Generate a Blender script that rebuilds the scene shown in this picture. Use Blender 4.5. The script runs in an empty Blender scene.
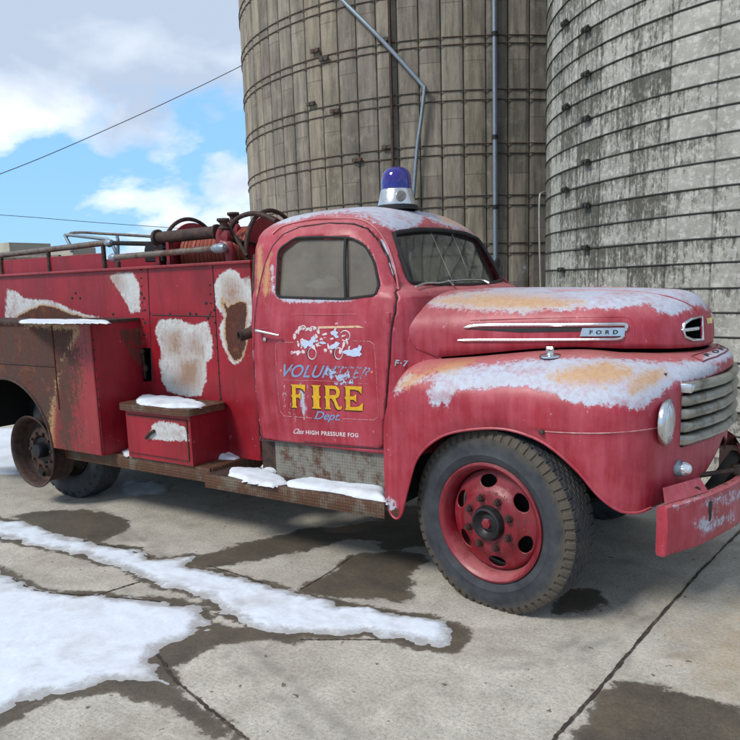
import bpy, bmesh, math, random
import numpy as np
from mathutils import Vector, Matrix
from mathutils.bvhtree import BVHTree
random.seed(7); np.random.seed(7)
S = bpy.context.scene; COL = S.collection
R_ = math.radians
# ------------------------------------------------------------------ camera
PP = np.array([370., 402.]); FPX = 740.; CH = 1.65
def _dv(u, v):
    d = np.array([u-PP[0], -(v-PP[1]), -FPX]); return d/np.linalg.norm(d)
_X = -_dv(-751, 318); _Z = -_dv(512, 5000); _Z = _Z-_X*(_Z@_X); _Z /= np.linalg.norm(_Z)
RW = np.stack([_X, np.cross(_Z, _X), _Z]); CAM = np.array([0, 0, CH])
cam = bpy.data.objects.new('camera', bpy.data.cameras.new('camera')); COL.objects.link(cam)
mw = Matrix.Identity(4)
for i in range(3):
    for j in range(3): mw[i][j] = RW[i, j]
mw[2][3] = CH; cam.matrix_world = mw
cam.data.sensor_width = 36; cam.data.sensor_fit = 'HORIZONTAL'; cam.data.lens = 36.0
cam.data.shift_y = (PP[1]-370)/740.; cam.data.clip_end = 3000; cam.data.clip_start = .05
S.camera = cam
# ------------------------------------------------------------------ world
SUN_EL, SUN_AZ = 46., -112.       # azimuth of the sun measured from +X towards +Y
W = bpy.data.worlds.new('World'); S.world = W; W.use_nodes = True
nt = W.node_tree; nt.nodes.clear()
def N(nt, t, **k):
    n = nt.nodes.new(t)
    for a, b in k.items(): setattr(n, a, b)
    return n
def L(nt, a, b): nt.links.new(a, b)
out = N(nt, 'ShaderNodeOutputWorld'); bg = N(nt, 'ShaderNodeBackground'); L(nt, bg.outputs[0], out.inputs[0])
sky = N(nt, 'ShaderNodeTexSky', sky_type='NISHITA', sun_disc=False); sky.sun_elevation = R_(SUN_EL)
sky.sun_rotation = R_(90-SUN_AZ); sky.air_density = 1.0; sky.dust_density = .6; sky.ozone_density = 2.0
bg.inputs[1].default_value = .135
tc = N(nt, 'ShaderNodeTexCoord'); sp = N(nt, 'ShaderNodeSeparateXYZ'); L(nt, tc.outputs['Generated'], sp.inputs[0])
def M(nt, op, a, b=None, c=None):
    n = N(nt, 'ShaderNodeMath', operation=op)
    for i, x in enumerate((a, b, c)):
        if x is None: continue
        if isinstance(x, (int, float)): n.inputs[i].default_value = x
        else: L(nt, x, n.inputs[i])
    return n.outputs[0]
zz = M(nt, 'ADD', M(nt, 'MAXIMUM', sp.outputs[2], 0.0), .42)
cx = M(nt, 'DIVIDE', sp.outputs[0], zz); cy = M(nt, 'DIVIDE', sp.outputs[1], zz)
cb = N(nt, 'ShaderNodeCombineXYZ'); L(nt, cx, cb.inputs[0]); L(nt, cy, cb.inputs[1]); cb.inputs[2].default_value = 3.3
def noise(nt, vec, scale, detail=6, rough=.55, dist=0, dim='3D'):
    n = N(nt, 'ShaderNodeTexNoise'); n.inputs['Scale'].default_value = scale; n.inputs['Detail'].default_value = detail
    n.inputs['Roughness'].default_value = rough; n.inputs['Distortion'].default_value = dist
    if vec is not None: L(nt, vec, n.inputs['Vector'])
    return n.outputs['Fac']
def ramp(nt, fac, pts, interp='LINEAR'):
    n = N(nt, 'ShaderNodeValToRGB'); cr = n.color_ramp; cr.interpolation = interp
    while len(cr.elements) > 1: cr.elements.remove(cr.elements[-1])
    for i, (p, c) in enumerate(pts):
        e = cr.elements[0] if i == 0 else cr.elements.new(p)
        e.position = p; e.color = (c, c, c, 1) if isinstance(c, (int, float)) else (*c, 1)
    if fac is not None: L(nt, fac, n.inputs[0])
    return n.outputs[0]
def mix(nt, f, a, b, bt='MIX'):
    n = N(nt, 'ShaderNodeMix', data_type='RGBA', blend_type=bt)
    for k, x in ((0, f), (6, a), (7, b)):
        if isinstance(x, (int, float)): n.inputs[k].default_value = x if k == 0 else (x, x, x, 1)
        elif isinstance(x, tuple): n.inputs[k].default_value = (*x, 1)
        else: L(nt, x, n.inputs[k])
    return n.outputs[2]
n1 = noise(nt, cb.outputs[0], 1.7, 8, .5, .2); n2 = noise(nt, cb.outputs[0], 5.5, 7, .55, .1)
# thick cloud above, broken small clouds lower
cov = M(nt, 'ADD', n1, M(nt, 'MULTIPLY', M(nt, 'SUBTRACT', n2, .5), .45))
lift = M(nt, 'MULTIPLY', M(nt, 'SUBTRACT', sp.outputs[2], .20), 1.9)
lift = M(nt, 'MINIMUM', M(nt, 'MAXIMUM', lift, -.05), .22)
mask = ramp(nt, M(nt, 'ADD', cov, lift), [(.475, 0), (.53, .6), (.60, 1)])
shade = ramp(nt, M(nt, 'ADD', noise(nt, cb.outputs[0], 3.2, 6, .5, .2), M(nt, 'MULTIPLY', lift, -.75)), [(.32, (3.9, 4.5, 5.5)), (.46, (5.8, 6.3, 7.1)), (.58, (8.0, 8.2, 8.7))])
skyc = mix(nt, .75, sky.outputs[0], (2.2, 4.8, 8.2))
L(nt, mix(nt, M(nt, 'MULTIPLY', mask, .92), skyc, shade), bg.inputs[0])
# ------------------------------------------------------------------ sun
sl = bpy.data.lights.new('sun', 'SUN'); sl.energy = 2.7; sl.angle = R_(14); sl.color = (1, .96, .9)
so = bpy.data.objects.new('sun', sl); COL.objects.link(so)
sd = Vector((math.cos(R_(SUN_EL))*math.cos(R_(SUN_AZ)), math.cos(R_(SUN_EL))*math.sin(R_(SUN_AZ)), math.sin(R_(SUN_EL))))
so.rotation_euler = sd.to_track_quat('Z', 'Y').to_euler(); so.location = (0, -5, 12)
S.view_settings.view_transform = 'Standard'; S.view_settings.look = 'None'; S.view_settings.exposure = 0.13
S.view_settings.gamma = 1; S.view_settings.use_curve_mapping = False

# ------------------------------------------------------------------ helpers
def ray(u, v): return RW @ np.array([u-PP[0], -(v-PP[1]), -FPX])
def onz(u, v, z=0.): d = ray(u, v); return CAM+d*((z-CH)/d[2])
def ony(u, v, y): d = ray(u, v); return CAM+d*(y/d[1])
def onx(u, v, x): d = ray(u, v); return CAM+d*(x/d[0])
def proj(P):
    c = (np.asarray(P, float)-CAM) @ RW
    return PP+np.stack([c[:, 0], -c[:, 1]], 1)*FPX/np.maximum(-c[:, 2:3], 1e-3)
YC = 4.2
ORG = {}
def org(p): return ORG.get(p.name, np.zeros(3)) if p is not None else np.zeros(3)
def tag(o, label=None, cat=None, group=None, kind=None):
    if label: o['label'] = label
    if cat: o['category'] = cat
    if group: o['group'] = group
    if kind: o['kind'] = kind
    return o
def empty(name, loc, label, cat, group=None):
    o = bpy.data.objects.new(name, None); COL.objects.link(o); o.location = loc
    o.empty_display_size = .1; ORG[o.name] = np.array(loc, float); return tag(o, label, cat, group)
def mk(name, V, F, mat, parent=None, smooth=True, attrs=None, loc=None, uv=None):
    V = np.asarray(V, float)
    o0 = org(parent) if parent is not None else (np.array(loc, float) if loc is not None else np.zeros(3))
    me = bpy.data.meshes.new(name)
    me.from_pydata((V-o0).tolist(), [], [tuple(int(i) for i in f) for f in F]); me.update()
    o = bpy.data.objects.new(name, me); COL.objects.link(o)
    if mat is not None: me.materials.append(mat)
    if smooth: me.polygons.foreach_set('use_smooth', [True]*len(me.polygons))
    if attrs:
        for k, a in attrs.items():
            at = me.attributes.new(k, 'FLOAT', 'POINT'); at.data.foreach_set('value', np.asarray(a, dtype=np.float32))
    if uv is not None:
        ul = me.uv_layers.new(name='UVMap')
        li = np.zeros(len(me.loops), dtype=np.int32); me.loops.foreach_get('vertex_index', li)
        ul.data.foreach_set('uv', np.asarray(uv, dtype=np.float32)[li].ravel())
    if parent is not None:
        o.parent = parent; ORG[o.name] = o0
    else:
        o.location = o0; ORG[o.name] = o0
    return o
def comps(V, F):
    pa = list(range(len(V)))
    def fd(i):
        while pa[i] != i: pa[i] = pa[pa[i]]; i = pa[i]
        return i
    for f in F:
        for i in f[1:]: pa[fd(i)] = fd(f[0])
    gr = {}
    for f in F: gr.setdefault(fd(f[0]), []).append(f)
    out = []
    for g in gr.values():
        idx = sorted(set(i for f in g for i in f)); mp = {k: i for i, k in enumerate(idx)}
        out.append(([V[i] for i in idx], [tuple(mp[i] for i in f) for f in g]))
    return out
SPLIT = {'pipe_fitting', 'hinge', 'worn_picture', 'paint_scratch', 'paint_chip', 'pipe_clamp', 'rail_post', 'leaf_spring', 'chassis_frame', 'roller_bracket', 'reel_spoke', 'panel_seam', 'nose_trim', 'lug_nut', 'rivet'}
class MB:
    def __init__(s): s.V = []; s.F = []
    def add(s, V, F):
        b = len(s.V); s.V += [tuple(map(float, v)) for v in V]; s.F += [tuple(i+b for i in f) for f in F]; return s
    def box(s, x0, x1, y0, y1, z0, z1, bev=0.0):
        bm = bmesh.new(); bmesh.ops.create_cube(bm, size=1)
        for v in bm.verts: v.co = Vector(((x0+x1)/2+v.co.x*(x1-x0), (y0+y1)/2+v.co.y*(y1-y0), (z0+z1)/2+v.co.z*(z1-z0)))
        if bev > 0: bmesh.ops.bevel(bm, geom=bm.edges[:], offset=bev, segments=2, affect='EDGES', profile=.5)
        bm.verts.index_update()
        s.add([v.co[:] for v in bm.verts], [[v.index for v in f.verts] for f in bm.faces]); bm.free(); return s
    def tube(s, pts, r, n=8, cap=True, sy=1.0):
        P = np.asarray(pts, float); m = len(P)
        r = np.full(m, r) if np.isscalar(r) else np.asarray(r, float)
        T = np.gradient(P, axis=0) if m > 1 else None
        T /= np.linalg.norm(T, axis=1)[:, None]+1e-12
        up = np.array([0, 0, 1.]) if abs(T[0][2]) < .9 else np.array([1., 0, 0])
        V = []
        a = np.cross(up, T[0]); a /= np.linalg.norm(a)
        for i in range(m):
            a = a-T[i]*(a@T[i]); a /= np.linalg.norm(a)+1e-12; b = np.cross(T[i], a)
            for k in range(n):
                t = 2*math.pi*k/n; V.append(P[i]+a*math.cos(t)*r[i]+b*math.sin(t)*r[i]*sy)
        F = [(i*n+k, i*n+(k+1) % n, (i+1)*n+(k+1) % n, (i+1)*n+k) for i in range(m-1) for k in range(n)]
        if cap: F += [tuple(range(n-1, -1, -1)), tuple((m-1)*n+k for k in range(n))]
        return s.add(V, F)
    def lathe(s, prof, c, axis=(0, 0, 1), n=32, cap=False):
        ax = Vector(axis).normalized(); q = Vector((0, 0, 1)).rotation_difference(ax).to_matrix(); c = Vector(c)
        V = []
        for r, h in prof:
            for k in range(n):
                t = 2*math.pi*k/n; V.append((c+q @ Vector((r*math.cos(t), r*math.sin(t), h)))[:])
        m = len(prof)
        F = [(i*n+k, i*n+(k+1) % n, (i+1)*n+(k+1) % n, (i+1)*n+k) for i in range(m-1) for k in range(n)]
        if cap: F += [tuple(range(n-1, -1, -1)), tuple((m-1)*n+k for k in range(n))]
        return s.add(V, F)
    def build(s, name, mat, parent=None, smooth=True, loc=None, **k):
        if name in SPLIT:
            cs = comps(s.V, s.F)
            if len(cs) > 1:
                for v_, f_ in cs:
                    q = MB(); q.V = v_; q.F = f_; o = q._build(name, mat, parent, smooth, loc, **k)
                return o
        return s._build(name, mat, parent, smooth, loc, **k)
    def _build(s, name, mat, parent=None, smooth=True, loc=None, **k):
        o = mk(name, s.V, s.F, mat, parent, smooth, loc=loc, **k)
        if smooth:
            o.data.polygons.foreach_set('use_smooth', [True]*len(o.data.polygons))
            try: o.data.set_sharp_from_angle(angle=R_(42))
            except Exception: pass
        return o
def catmull(tab, per):
    T = np.asarray(tab, float); T = np.vstack([2*T[0]-T[1], T, 2*T[-1]-T[-2]]); out = []
    for i in range(1, len(T)-2):
        for k in range(per):
            t = k/per; p0, p1, p2, p3 = T[i-1:i+3]
            out.append(.5*((2*p1)+(-p0+p2)*t+(2*p0-5*p1+4*p2-p3)*t*t+(-p0+3*p1-3*p2+p3)*t**3))
    out.append(T[-2]); return np.array(out)
def sdf(Q, poly):
    """signed distance, positive inside"""
    Q = np.asarray(Q, float); P = np.asarray(poly, float); n = len(P)
    d = np.full(len(Q), 1e9); ins = np.zeros(len(Q), bool)
    for i in range(n):
        a, b = P[i], P[(i+1) % n]; e = b-a; w = Q-a
        t = np.clip((w@e)/(e@e+1e-12), 0, 1); d = np.minimum(d, np.hypot(*(w-t[:, None]*e).T))
        c = (a[1] > Q[:, 1]) != (b[1] > Q[:, 1])
        xx = a[0]+(Q[:, 1]-a[1])*(b[0]-a[0])/((b[1]-a[1]) if b[1] != a[1] else 1e-9)
        ins ^= c & (Q[:, 0] < xx)
    return np.where(ins, d, -d)
def sdl(Q, pts):
    d = np.full(len(Q), 1e9); P = np.asarray(pts, float)
    for a, b in zip(P[:-1], P[1:]):
        e = b-a; w = Q-a; t = np.clip((w@e)/(e@e+1e-12), 0, 1); d = np.minimum(d, np.hypot(*(w-t[:, None]*e).T))
    return d
def patch(V, polys, w=10., mask=None):
    """paint patch field (.5 at the edge) from outlines"""
    Q = proj(V); f = np.zeros(len(Q))
    for p in polys: f = np.maximum(f, np.clip(.5+sdf(Q, p)/(2*w), 0, 1))
    if mask is not None: f = f*mask
    return f
def gridF(m, n, loop=False):
    F = []
    for i in range(m-1):
        for j in range(n if loop else n-1):
            F.append((i*n+j, i*n+(j+1) % n, (i+1)*n+(j+1) % n, (i+1)*n+j))
    return F
def cut(V, F, Q, poly, mask, keep_inside=False, snap=True):
    """drop the faces inside poly (2-D coords Q) and pull the rim onto the outline. returns V,F_out,F_in"""
    C = np.array([Q[list(f)].mean(0) for f in F]); ins = sdf(C, poly) > 0
    mk_ = np.array([mask[list(f)].all() for f in F]); ins &= mk_
    Fi = [f for f, k in zip(F, ins) if k]; Fo = [f for f, k in zip(F, ins) if not k]
    if snap:
        a = set(i for f in Fi for i in f); b = set(i for f in Fo for i in f); rim = list(a & b)
        P = np.asarray(poly, float)
        for i in rim:
            q = Q[i]; best = None
            for k in range(len(P)):
                s, e = P[k], P[(k+1) % len(P)]; t = np.clip(((q-s)@(e-s))/((e-s)@(e-s)+1e-12), 0, 1); p = s+t*(e-s)
                dd = np.hypot(*(p-q))
                if best is None or dd < best[0]: best = (dd, p)
            yield_pt = best[1]; Q[i] = yield_pt
    return Fo, Fi
def compact(V, F):
    idx = sorted(set(i for f in F for i in f)); mp = {k: i for i, k in enumerate(idx)}
    return V[idx], [tuple(mp[i] for i in f) for f in F], idx
def rpoly(pts, r=.05, n=5):
    """round the corners of a polygon"""
    P = [np.array(p, float) for p in pts]; out = []
    for i in range(len(P)):
        a, b, c = P[i-1], P[i], P[(i+1) % len(P)]
        ra = min(r, np.hypot(*(a-b))*.45, np.hypot(*(c-b))*.45)
        s = b+(a-b)/np.hypot(*(a-b))*ra; e = b+(c-b)/np.hypot(*(c-b))*ra
        for k in range(n+1):
            t = k/n; out.append((1-t)**2*s+2*t*(1-t)*b+t*t*e)
    return np.array(out)
def bvh(*objs):
    V = []; F = []
    for o in objs:
        b = len(V); og = ORG[o.name]
        V += [Vector(np.array(v.co)+og) for v in o.data.vertices]; F += [[i+b for i in p.vertices] for p in o.data.polygons]
    return BVHTree.FromPolygons(V, F)
def hit(T, u, v, off=0.):
    d = Vector(ray(u, v)).normalized(); p, n, i, t = T.ray_cast(Vector(CAM), d)
    if p is None: return None
    if n.dot(d) > 0: n = -n
    return np.array(p+n*off)
def hits(T, pts, off=0., per=0):
    out = [hit(T, u, v, off) for u, v in pts]; out = [p for p in out if p is not None]
    return catmull(out, per) if per else np.array(out)
def solidify(o, th, off=-1):
    m = o.modifiers.new('thick', 'SOLIDIFY'); m.thickness = th; m.offset = off; return o
# ------------------------------------------------------------------ materials
def newmat(name):
    m = bpy.data.materials.new(name); m.use_nodes = True; nt = m.node_tree; nt.nodes.clear()
    o = N(nt, 'ShaderNodeOutputMaterial'); p = N(nt, 'ShaderNodeBsdfPrincipled'); L(nt, p.outputs[0], o.inputs[0])
    return m, nt, p
def objc(nt, sc=(1, 1, 1)):
    t = N(nt, 'ShaderNodeTexCoord'); mp = N(nt, 'ShaderNodeMapping'); mp.inputs['Scale'].default_value = sc
    L(nt, t.outputs['Object'], mp.inputs[0]); return mp.outputs[0]
def attr(nt, n): a = N(nt, 'ShaderNodeAttribute'); a.attribute_name = n; return a.outputs['Fac']
def bump(nt, p, h, st=.3, d=.01):
    b = N(nt, 'ShaderNodeBump'); b.inputs['Strength'].default_value = st; b.inputs['Distance'].default_value = d
    L(nt, h, b.inputs['Height']); L(nt, b.outputs[0], p.inputs['Normal'])
def sc(*c): return tuple((x/255/12.92 if x/255 < .04045 else ((x/255+.055)/1.055)**2.4) for x in c)
def simple(name, col, rough=.5, metal=0., var=.25, scale=12, bmp=.15, col2=None, dirt=None, streak=False):
    m, nt, p = newmat(name); c = objc(nt, (1, 1, .25) if streak else (1, 1, 1))
    n = noise(nt, c, scale, 7, .6); d = noise(nt, c, scale*4.3, 5, .6)
    c2 = col2 or tuple(x*(1-var) for x in col)
    cc = mix(nt, ramp(nt, n, [(.35, 0), (.65, 1)]), c2, col)
    if dirt: cc = mix(nt, ramp(nt, noise(nt, c, scale*.6, 9, .7), [(.5, 0), (.62, 1)]), cc, dirt)
    L(nt, cc, p.inputs['Base Color']); p.inputs['Metallic'].default_value = metal
    L(nt, M(nt, 'ADD', M(nt, 'MULTIPLY', M(nt, 'SUBTRACT', d, .5), .35), rough), p.inputs['Roughness'])
    bump(nt, p, d, bmp, .004); return m
WHITE = sc(180, 190, 204); OCH = sc(192, 152, 100)
def paint(name, ca, cb, chalk, chalkcol=sc(186, 92, 108), rough=.42, white=WHITE, chips=.5, dark=.55):
    m, nt, p = newmat(name); c = objc(nt)
    big = noise(nt, c, 1.7, 5, .55); mid = noise(nt, c, 7, 8, .65); fine = noise(nt, c, 38, 8, .7); vf = noise(nt, c, 150, 4, .7)
    stk = noise(nt, objc(nt, (22, 22, 1.6)), 1.0, 6, .65)
    col = mix(nt, ramp(nt, big, [(.35, 0), (.65, 1)]), ca, cb)
    col = mix(nt, M(nt, 'MULTIPLY', ramp(nt, M(nt, 'ADD', M(nt, 'MULTIPLY', mid, .5), M(nt, 'MULTIPLY', stk, .5)), [(.42, 0), (.62, 1)]), chalk), col, chalkcol)
    # facing up: sun-bleached paint (bleached for good by years of weather)
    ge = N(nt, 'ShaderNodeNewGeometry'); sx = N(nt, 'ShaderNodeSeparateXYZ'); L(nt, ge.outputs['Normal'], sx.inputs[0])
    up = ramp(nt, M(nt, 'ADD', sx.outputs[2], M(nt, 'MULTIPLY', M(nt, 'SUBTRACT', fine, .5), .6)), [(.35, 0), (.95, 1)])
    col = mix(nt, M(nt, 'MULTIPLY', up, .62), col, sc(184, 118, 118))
    dk = ramp(nt, noise(nt, objc(nt, (9, 9, 1.3)), 1, 8, .7, .3), [(.50, 0), (.68, dark)]); col = mix(nt, dk, col, sc(96, 16, 26))
    # scratches
    scr = ramp(nt, noise(nt, objc(nt, (14, 60, 5)), 1.6, 9, .75, 1.5), [(.69, 0), (.705, 1)])
    col = mix(nt, M(nt, 'MULTIPLY', scr, chips), col, sc(206, 170, 172))
    chp = ramp(nt, noise(nt, c, 26, 3, .5, .4), [(.72, 0), (.735, 1)]); col = mix(nt, M(nt, 'MULTIPLY', chp, chips), col, sc(190, 150, 156))
    f1 = M(nt, 'MULTIPLY', M(nt, 'SUBTRACT', mid, .5), .5); f2 = M(nt, 'MULTIPLY', M(nt, 'SUBTRACT', fine, .5), .7); f3 = M(nt, 'MULTIPLY', M(nt, 'SUBTRACT', vf, .5), .5)
    s3 = M(nt, 'MULTIPLY', M(nt, 'SUBTRACT', noise(nt, objc(nt, (60, 60, 7)), 1, 4, .6), .5), .35)
    nn = M(nt, 'ADD', M(nt, 'ADD', f1, f2), M(nt, 'ADD', f3, s3))
    def msk(a, k=1., w=.02): return ramp(nt, M(nt, 'ADD', attr(nt, a), M(nt, 'MULTIPLY', nn, k)), [(.5-w, 0), (.5+w, 1)])
    wc = mix(nt, ramp(nt, fine, [(.35, 0), (.7, 1)]), tuple(x*.86 for x in white), white)
    wc = mix(nt, M(nt, 'MULTIPLY', ramp(nt, mid, [(.52, 0), (.75, 1)]), .4), wc, sc(170, 150, 150))
    thin = ramp(nt, M(nt, 'ADD', M(nt, 'MULTIPLY', mid, .6), M(nt, 'MULTIPLY', fine, .4)), [(.38, .5), (.52, .94)])
    w = M(nt, 'MULTIPLY', msk('white', 1., .07), thin); col = mix(nt, w, col, wc)
    och = M(nt, 'MULTIPLY', msk('ochre', 1.5, .16), .85); col = mix(nt, och, col, mix(nt, ramp(nt, fine, [(.35, 0), (.65, 1)]), OCH, sc(172, 128, 88)))
    rc = mix(nt, ramp(nt, fine, [(.3, 0), (.7, 1)]), sc(56, 30, 26), sc(98, 54, 40))
    rc = mix(nt, ramp(nt, noise(nt, objc(nt, (5, 5, 2.2)), 1, 8, .7, .4), [(.42, 0), (.62, .8)]), rc, sc(66, 50, 44)); rc = mix(nt, ramp(nt, mid, [(.55, 0), (.72, .7)]), rc, sc(128, 78, 46))
    st = ramp(nt, M(nt, 'MULTIPLY', M(nt, 'ADD', attr(nt, 'stain'), M(nt, 'MULTIPLY', nn, 1.6)), M(nt, 'MINIMUM', M(nt, 'MULTIPLY', attr(nt, 'stain'), 3), 1)), [(.3, 0), (.9, .8)])
    col = mix(nt, st, col, mix(nt, vf, sc(150, 104, 62), sc(110, 70, 44)))
    tan = ramp(nt, M(nt, 'ADD', attr(nt, 'rust'), M(nt, 'MULTIPLY', nn, .9)), [(.26, 0), (.42, .85)]); col = mix(nt, tan, col, mix(nt, vf, sc(190, 160, 112), sc(150, 108, 66)))
    ru = msk('rust', 1., .03)
    rf = ramp(nt, M(nt, 'ADD', attr(nt, 'rustf'), M(nt, 'MULTIPLY', nn, 1.5)), [(.46, 0), (.56, 1)])
    rr = M(nt, 'MAXIMUM', ru, rf); col = mix(nt, rr, col, rc)
    L(nt, col, p.inputs['Base Color'])
    ro = M(nt, 'ADD', M(nt, 'ADD', M(nt, 'MULTIPLY', w, .2), M(nt, 'MULTIPLY', rr, .4)), M(nt, 'ADD', M(nt, 'MULTIPLY', mid, .25), rough-.12))
    L(nt, ro, p.inputs['Roughness']); p.inputs['Specular IOR Level'].default_value = .45
    h = M(nt, 'ADD', M(nt, 'MULTIPLY', M(nt, 'MAXIMUM', w, rr), -.5), M(nt, 'ADD', M(nt, 'MULTIPLY', M(nt, 'MULTIPLY', vf, rr), 1.2), M(nt, 'MULTIPLY', noise(nt, c, 3.2, 4, .5), 5)))
    bump(nt, p, h, .35, .004); return m
m_cab = paint('faded_red_paint', sc(138, 26, 40), sc(160, 40, 55), .44, rough=.42, dark=.28)
m_bed = paint('deep_red_paint', sc(116, 10, 22), sc(144, 18, 34), .22, sc(160, 50, 62), white=sc(196, 202, 200), chips=.25)
m_comp = paint('rusty_red_paint', sc(124, 22, 32), sc(142, 40, 48), .25, sc(150, 80, 78), chips=.2)
m_wheel = paint('wheel_red_paint', sc(100, 12, 22), sc(124, 20, 32), .2, chips=.2)
m_chrome = simple('aged_chrome', (.66, .67, .68), .26, 1., .2, 30, .05)
m_grille = simple('dull_silver_paint', sc(158, 156, 146), .34, .4, .35, 9, .1, dirt=sc(98, 92, 80))
m_black = simple('black_rubber', (.012, .012, .012), .7, 0, .3, 20)
m_dark = simple('dark_underbody', (.01, .009, .008), .9, 0, .4, 8)
m_iron = simple('rusty_iron', sc(78, 56, 46), .75, .2, .4, 22, .4, col2=sc(44, 34, 32))
m_pipe = simple('weathered_pipe', sc(120, 112, 104), .5, .5, .3, 18, .2, dirt=sc(92, 62, 46))
m_galv = simple('galvanised_pipe', sc(138, 150, 160), .4, .5, .15, 12, .05)
m_hose = simple('red_rubber_hose', sc(150, 66, 46), .6, 0, .3, 30)
m_seat = simple('brown_vinyl', sc(128, 120, 108), .6, 0, .3, 14)
m_cloth = simple('black_cloth', (.012, .012, .016), .95, 0, .2, 14)
m_cream = simple('weathered_grey_box', sc(176, 172, 156), .8, 0, .2, 8)
m_yel = simple('yellow_lettering', sc(214, 170, 20), .5, 0, .25, 26, col2=sc(196, 146, 24))
m_blk = simple('black_lettering', sc(44, 16, 18), .55, 0, .2, 20)
def thinpaint(name, col, thr=.5):
    """hand painted lettering, worn through to the red in places"""
    m, nt, p = newmat(name); c = objc(nt)
    n = noise(nt, c, 60, 6, .7); L(nt, mix(nt, noise(nt, c, 25, 3), col, tuple(x*.75 for x in col)), p.inputs['Base Color'])
    L(nt, ramp(nt, n, [(thr-.02, 0), (thr+.02, 1)]), p.inputs['Alpha']); p.inputs['Roughness'].default_value = .5; return m
m_bluel = thinpaint('light_blue_lettering', sc(124, 152, 190), .36)
m_bluew = thinpaint('worn_blue_lettering', sc(150, 150, 176), .5)
m_whl = thinpaint('white_lettering', sc(226, 208, 210), .33)
m_line = thinpaint('pinstripe', sc(206, 150, 152), .44)
# diamond tread plate
def plate(name, ca, cb, rustc, rustamt=.5):
    m, nt, p = newmat(name); c = objc(nt)
    def dia(sgn):
        s = N(nt, 'ShaderNodeSeparateXYZ'); L(nt, c, s.inputs[0])
        a = M(nt, 'ADD', s.outputs[0], M(nt, 'MULTIPLY', s.outputs[1], 1.0)); b = M(nt, 'ADD', s.outputs[2], M(nt, 'MULTIPLY', s.outputs[1], .7))
        q = M(nt, 'ADD', M(nt, 'MULTIPLY', a, 170), M(nt, 'MULTIPLY', b, 170*sgn)); q2 = M(nt, 'ADD', M(nt, 'MULTIPLY', a, 170*sgn*-1), M(nt, 'MULTIPLY', b, 170))
        return M(nt, 'MULTIPLY', M(nt, 'SINE', q), M(nt, 'SINE', q2))
    h = ramp(nt, dia(1), [(.0, 0), (.5, 1)])
    r = ramp(nt, noise(nt, c, 9, 9, .72), [(rustamt-.06, 0), (rustamt+.06, 1)])
    col = mix(nt, noise(nt, c, 30, 5), ca, cb); col = mix(nt, M(nt, 'MULTIPLY', h, .18), col, sc(170, 166, 156))
    col = mix(nt, r, col, mix(nt, M(nt, 'ADD', M(nt, 'MULTIPLY', h, .3), M(nt, 'MULTIPLY', noise(nt, c, 40, 6, .7), .6)), sc(52, 36, 28), rustc)); L(nt, col, p.inputs['Base Color'])
    p.inputs['Roughness'].default_value = .6; p.inputs['Metallic'].default_value = .2; bump(nt, p, h, .4, .004); return m
m_plate = plate('tread_plate', sc(132, 128, 118), sc(96, 92, 84), sc(112, 76, 48), .54)
m_plater = plate('rusty_tread_plate', sc(112, 100, 82), sc(66, 54, 44), sc(116, 74, 46), .44)
# glass
def glassmat(name, dust, dcol, tint, tr=.0):
    m = bpy.data.materials.new(name); m.use_nodes = True; nt = m.node_tree; nt.nodes.clear()
    o = N(nt, 'ShaderNodeOutputMaterial'); t = N(nt, 'ShaderNodeBsdfTransparent'); t.inputs[0].default_value = (*tint, 1)
    g = N(nt, 'ShaderNodeBsdfGlossy'); g.inputs['Roughness'].default_value = .06; g.inputs[0].default_value = (.9, .9, .9, 1)
    d = N(nt, 'ShaderNodeBsdfDiffuse'); d.inputs[0].default_value = (*dcol, 1)
    fr = N(nt, 'ShaderNodeFresnel'); fr.inputs[0].default_value = 1.6
    a = N(nt, 'ShaderNodeMixShader'); b = N(nt, 'ShaderNodeMixShader')
    c = objc(nt); nn = noise(nt, c, 5, 8, .65); L(nt, M(nt, 'MULTIPLY', ramp(nt, nn, [(.3, .7), (.7, 1.2)]), dust), a.inputs[0])
    L(nt, t.outputs[0], a.inputs[1]); L(nt, d.outputs[0], a.inputs[2]); L(nt, M(nt, 'MULTIPLY', fr.outputs[0], 1.2), b.inputs[0])
    L(nt, a.outputs[0], b.inputs[1]); L(nt, g.outputs[0], b.inputs[2]); L(nt, b.outputs[0], o.inputs[0]); return m
m_glass = glassmat('dusty_window_glass', .42, sc(150, 140, 124), (.62, .62, .58))
m_wglass = glassmat('windscreen_glass', .08, sc(150, 155, 150), (.6, .66, .62))
m_lens, _nt, _p = newmat('headlamp_lens'); _p.inputs['Base Color'].default_value = (.75, .78, .8, 1); _p.inputs['Roughness'].default_value = .12; _p.inputs['Metallic'].default_value = .75
bump(_nt, _p, M(_nt, 'SINE', M(_nt, 'MULTIPLY', noise(_nt, objc(_nt, (1, 8, 1)), 6, 1), 60)), .3, .004)
m_beac, _nt, _p = newmat('blue_beacon_plastic'); _p.inputs['Base Color'].default_value = (.012, .006, .17, 1); _p.inputs['Roughness'].default_value = .12; _p.inputs['Coat Weight'].default_value = .6
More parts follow.
